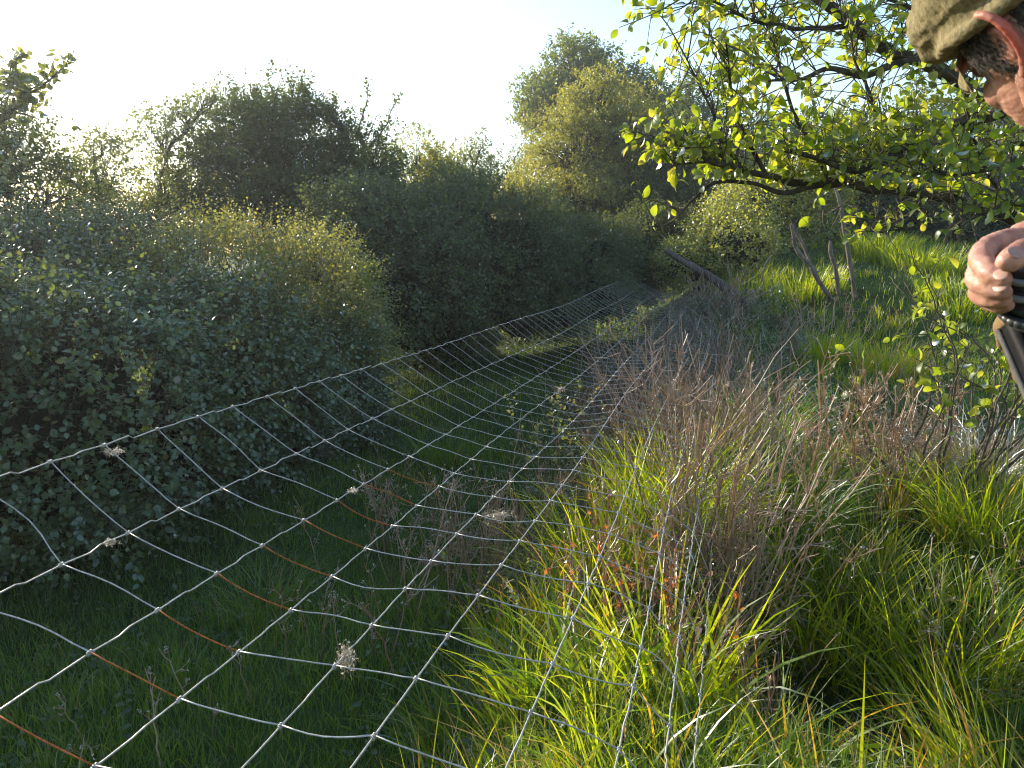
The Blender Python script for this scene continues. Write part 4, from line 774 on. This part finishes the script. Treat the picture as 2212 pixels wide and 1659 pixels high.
    for k, ln in enumerate((.070, .078, .072, .056)):
        o_ = side*(.030-.020*k); p0 = pm+hd*.04+o_; capsule(b, [p0, p0+hd*ln*.45-UP*.006, p0+hd*ln*.75-UP*.026, p0+hd*ln*.85-UP*.048], [.0092, .0088, .008, .0068], 14, 10)
    capsule(b, [RW+hd*.02+side*.022, RW+hd*.05+side*.045-UP*.01, RW+hd*.08+side*.05-UP*.025], [.012, .0105, .008], 12, 10)
    body = remesh(b, 'body', .0020, M['skin'], root, 2, lambda c: .0005*noise3(c, 260, 3)-.0008*np.maximum(0, noise3(c*[1, 1, 1.6], 120, 9)-.25))
    me = body.data; n = len(me.vertices); co = np.zeros(n*3, np.float32); me.vertices.foreach_get('co', co); co = co.reshape(-1, 3)
    q = (co-HC)@Rm; ear = np.exp(-(((q[:, 0]+.03)/.035)**2+((q[:, 2]-.012)/.04)**2))*sstep(np.abs(q[:, 1]), .074, .090)
    me.attributes['v'].data.foreach_set('value', ear.astype(np.float32))
    # nails
    for (p1, p0, r_) in ((fingers[0][0][-1], fingers[0][0][-2], .0058), (fingers[1][0][-1], fingers[1][0][-2], .0056), ((2180, 563, .566), (2215, 545, .578), .0068)):
        a_, c_ = [at(q[0]*.9+2232*.1, q[1]*.93+588*.07, q[2]) if q[0] != 2180 and q[0] != 2215 else at(*q) for q in (p1, p0)]; d = nrm(a_-c_); v = nrm(np.array([0, 0, CAMZ])-a_); v = nrm(v-d*(v@d)+UP*.3); s_ = nrm(np.cross(d, v)); v = np.cross(s_, d); nb = Buf(); addico(nb, a_+d*.002+v*(r_*1.25), (r_*1.1, r_*.85, .0012), np.stack([d, s_, v], 1), 3); nb.build('fingernail', M['nail'], root, smooth=True)
    # hair: cropped shell round the back and sides, sideburns
    hb = Buf(); v, fc = ico([0, 0, 0], (1, 1, 1), None, 5); P = v*np.array([.0985, .0805, .0965])+[-.007, 0, .02]
    keep = ((P[:, 0] < .012) & (P[:, 2] > -.052+.4*np.maximum(P[:, 0]+.06, 0))) | ((np.abs(P[:, 1]) > .055) & (P[:, 0] < .036) & (P[:, 2] > -.012)); P = P*(1+.012*noise3(P, 160, 1)[:, None]); fk = fc[keep[fc].all(1)]
    hb.add(HC+P@Rm.T, fk); hr = hb.build('hair', M['hair'], root, smooth=True)
    hs = Buf(); idx = np.where(keep)[0]; idx = idx[R.integers(0, len(idx), 16000)]; A = HC+P[idx]@Rm.T; nn = nrm(v[idx])@Rm.T; flow = nrm(-u*.8-f*.5)+np.zeros_like(A); Ld = R.uniform(.004, .009, len(A))[:, None]; T = A+(nn*.35+flow+R.normal(0, .25, A.shape))*Ld
    tubes(hs, np.stack([A, (A+T)/2+nn*.001, T], 1), np.full((len(A), 3), .00022)*[1, 1, .5], 3, R.uniform(size=len(A))); o = hs.build('hair_strand', M['hair'], hr)
    o['kind'] = 'stuff'
    # flat cap: soft crown pulled forward, stiff peak below it
    cb = Buf(); addico(cb, H(.000, 0, .062), (.112, .090, .062), Rm, 5); addico(cb, H(.040, 0, .060), (.090, .082, .046), Rm, 5); addico(cb, H(.082, 0, .044), (.052, .068, .028), Rm, 4)
    capsule(cb, [H(-.095, 0, .028), H(-.07, .062, .030), H(0, .085, .035), H(.06, .066, .036), H(.098, 0, .036), H(.06, -.066, .036), H(0, -.085, .035), H(-.07, -.062, .030), H(-.095, 0, .028)], [.010]*9, 60, 10)
    remesh(cb, 'cap', .003, M['tweed'], root, 4, lambda c: .0016*noise3(c, 60, 2)+.0010*noise3(c, 190, 7)+.003*noise3(c, 22, 5))
    pk = Buf(); a = np.linspace(-1, 1, 25); rows = []
    for t in np.linspace(0, 1, 8): rows.append(np.stack([.070+.0*a+(.062*t)*np.sqrt(np.maximum(0, 1-(a*.93)**2))-.02*np.abs(a)**2.2, a*(.074-.012*t), .034-.030*t-.018*a*a*1.2], -1))
    G_ = np.array(rows); ni, nj = G_.shape[:2]; vv = G_.reshape(-1, 3); vt = vv+[0, 0, .0035]; i = np.arange(ni-1)[:, None]*nj+np.arange(nj-1)[None]; fq = np.stack([i, i+1, i+nj+1, i+nj], -1).reshape(-1, 4); n0 = ni*nj
    ed = np.concatenate([np.arange(nj), np.arange(nj-1, n0, nj)[1:], np.arange(n0-1, n0-nj-1, -1)[1:], np.arange(n0-nj, -1, -nj)[1:]]); rimf = np.array([(ed[k], ed[k+1], ed[k+1]+n0, ed[k]+n0) for k in range(len(ed)-1)])
    pk.add(HC+np.concatenate([vv, vt])@Rm.T, None, np.concatenate([fq, fq[:, ::-1]+n0, rimf])); pk.build('cap_peak', M['tweed'], root, smooth=True)
    # coat: torso, collar, sleeves
    kb = Buf(); capsule(kb, [sh+[-.06, 0, -.04], sh+[-.08, -.01, -.30], sh+[-.08, -.04, -.72]], [.135, .155, .165], 26, 28); capsule(kb, [sh+[.06, 0, -.04], sh+[.08, -.01, -.30], sh+[.08, -.04, -.72]], [.135, .155, .165], 26, 28)
    capsule(kb, [sh+[-.10, 0, -.03], LS, (LS+LE)/2, LE, ], [.08, .068, .062, .058], 20, 20); cuff = LE+(LW-LE)*.86; capsule(kb, [LE, (LE+cuff)/2, cuff], [.058, .054, .050], 20, 20)
    capsule(kb, [sh+[.10, 0, -.03], RS, (RS+RE)/2, RE], [.08, .068, .06, .056], 20, 20); capsule(kb, [RE, (RE+RW)/2, RW-hd*.02], [.056, .050, .042], 16, 20)
    capsule(kb, [sh+[-.055, .065, .0], sh+[-.075, -.01, .035], sh+[0, -.06, .05], sh+[.075, -.01, .035], sh+[.055, .065, 0]], [.018]*5, 30, 10)
    remesh(kb, 'coat', .005, M['coat'], root, 3, lambda c: .006*noise3(c*[1, 1, .7], 22, 3)+.002*noise3(c, 90, 8)-.004*np.abs(noise3(c, 30, 11)))
    ax = nrm(LE-LW); tocam = nrm(np.array([0, 0, CAMZ])-LW); tocam = nrm(tocam-ax*(tocam@ax)); sd = np.cross(ax, tocam)
    def strip(nm, off, wid, lift, mat):
        sb = Buf(); t = np.linspace(.04, .95, 16); g = []
        for q_ in t:
            for e in (-1, 1):
                th = off+e*wid; g.append(cuff+(LE-cuff)*q_+(tocam*math.cos(th)+sd*math.sin(th))*(.0505+.006*q_+lift))
        g = np.array(g); i = np.arange(15)*2; fq = np.stack([i, i+1, i+3, i+2], -1); inn = g-(g-np.repeat(cuff+(LE-cuff)*t[:, None], 2, 0))*.05; sb.add(np.concatenate([g, inn]), None, np.concatenate([fq, fq[:, ::-1]+32, np.stack([i, i+2, i+34, i+32], -1), np.stack([i+1, i+33, i+35, i+3], -1)])); sb.build(nm, M[mat], root, smooth=True)
    sgn = 1 if (sd@np.array([1, 0, 0])) < 0 else -1
    strip('sleeve_strap', sgn*.60, .13, .007, 'strap'); strip('strap_binding', sgn*.77, .035, .009, 'strap_edge')
    rb = Buf(); c_ = cuff-(LE-LW)*.03; th = np.linspace(0, 2*math.pi, 50); ringp = c_+(tocam[None]*np.cos(th)[:, None]+sd[None]*np.sin(th)[:, None])*.042; tube(rb, ringp, .007*(1+.15*np.sin(th*22)), 10); rb.build('cuff', M['coat'], root, smooth=True)
    # trousers and boots
    lb_ = Buf(); hip = sh+[0, -.06, -.62]
    for s in (-1, 1):
        ft = np.array([hip[0]+.12*s, hip[1]+.02, ground(hip[0]+.12*s, hip[1])+.10]); capsule(lb_, [hip+[.07*s, 0, .10], hip+[.10*s, 0, -.05], (hip+[.1*s, 0, 0]+ft)/2+[0, .02, 0], ft], [.12, .10, .075, .062], 24, 20)
    remesh(lb_, 'trousers', .008, M['cloth'], root, 2, lambda c: .004*noise3(c, 18, 3))
    for s in (-1, 1):
        bb = Buf(); ft = np.array([hip[0]+.12*s, hip[1]+.02, ground(hip[0]+.12*s, hip[1])]); capsule(bb, [ft+[0, 0, .14], ft+[0, 0, .06]], [.062, .058], 8, 16); capsule(bb, [ft+[0, -.02, .045], ft+[0, .09, .045], ft+[0, .19, .035]], [.045, .048, .036], 12, 16); remesh(bb, 'boot', .005, M['boot'], root, 2)
M['nail'] = solid('fingernail', [(.3, (.36, .21, .16)), (.7, (.44, .27, .21))], 60, .45, 0, 0)
person()
def held_grip():
    top, mid, low = at(2226, 572, .600), at(2228, 640, .615), at(2240, 705, .628); ax = nrm(low-top); e1 = nrm(np.cross(ax, [0, 1, 0])); e2 = np.cross(ax, e1)
    root = empty('hand_tool', at(2240, 705, .628), 'dark grey ribbed cylinder with pale rings held in the clenched hand', 'tool')
    b = Buf(); t = np.linspace(-.012, .060, 60); prof = .0175+.0022*np.sign(np.sin(t*420))*sstep(t, .008, .02)*(1-sstep(t, .05, .055)); prof[:4] = [.006, .012, .0155, .0172]; tube(b, top+ax*t[:, None], prof, 32); b.build('grip', M['grip'], root, smooth=False)
    for t0, r_, nm in ((.002, .0192, 'ring'), (.017, .0215, 'ring')):
        rb = Buf(); th = np.linspace(0, 2*math.pi, 48); tube(rb, top+ax*t0+(e1*np.cos(th)[:, None]+e2*np.sin(th)[:, None])*r_, .0028, 10); rb.build(nm, M['grip_ring'], root, smooth=True)
    kb = Buf(); th = np.linspace(0, 2*math.pi, 160); tube(kb, top+ax*.042+(e1*np.cos(th)[:, None]+e2*np.sin(th)[:, None])*(.0225+.0004*np.sign(np.sin(th*26)))[:, None], .004, 8); kb.build('knurled_collar', M['grip'], root, smooth=False)
    s = Buf(); tube(s, np.array([top+ax*.05, top+ax*.08, low]), [.015, .014, .012], 20); s.build('barrel', M['grip'], root, smooth=True)
held_grip()

# ---------------------------------------------------------------- added air volume imitating the lens's veiling glare
hm, hn, ho = newmat('haze air'); pv = hn.nodes.new('ShaderNodeVolumePrincipled'); pv.inputs['Color'].default_value = (.86, .93, 1, 1); pv.inputs['Density'].default_value = .0021; pv.inputs['Anisotropy'].default_value = .62
hn.links.new(pv.outputs[0], ho.inputs['Volume'])
x0, x1, y0, y1, z0, z1 = -95, 95, -90, 105, -2.5, 12
hb_ = Buf(); hb_.add([(x0, y0, z0), (x1, y0, z0), (x1, y1, z0), (x0, y1, z0), (x0, y0, z1), (x1, y0, z1), (x1, y1, z1), (x0, y1, z1)], None, [(0, 3, 2, 1), (4, 5, 6, 7), (0, 1, 5, 4), (1, 2, 6, 5), (2, 3, 7, 6), (3, 0, 4, 7)])
tag(hb_.build('glare_veil', hm), None, kind='stuff')
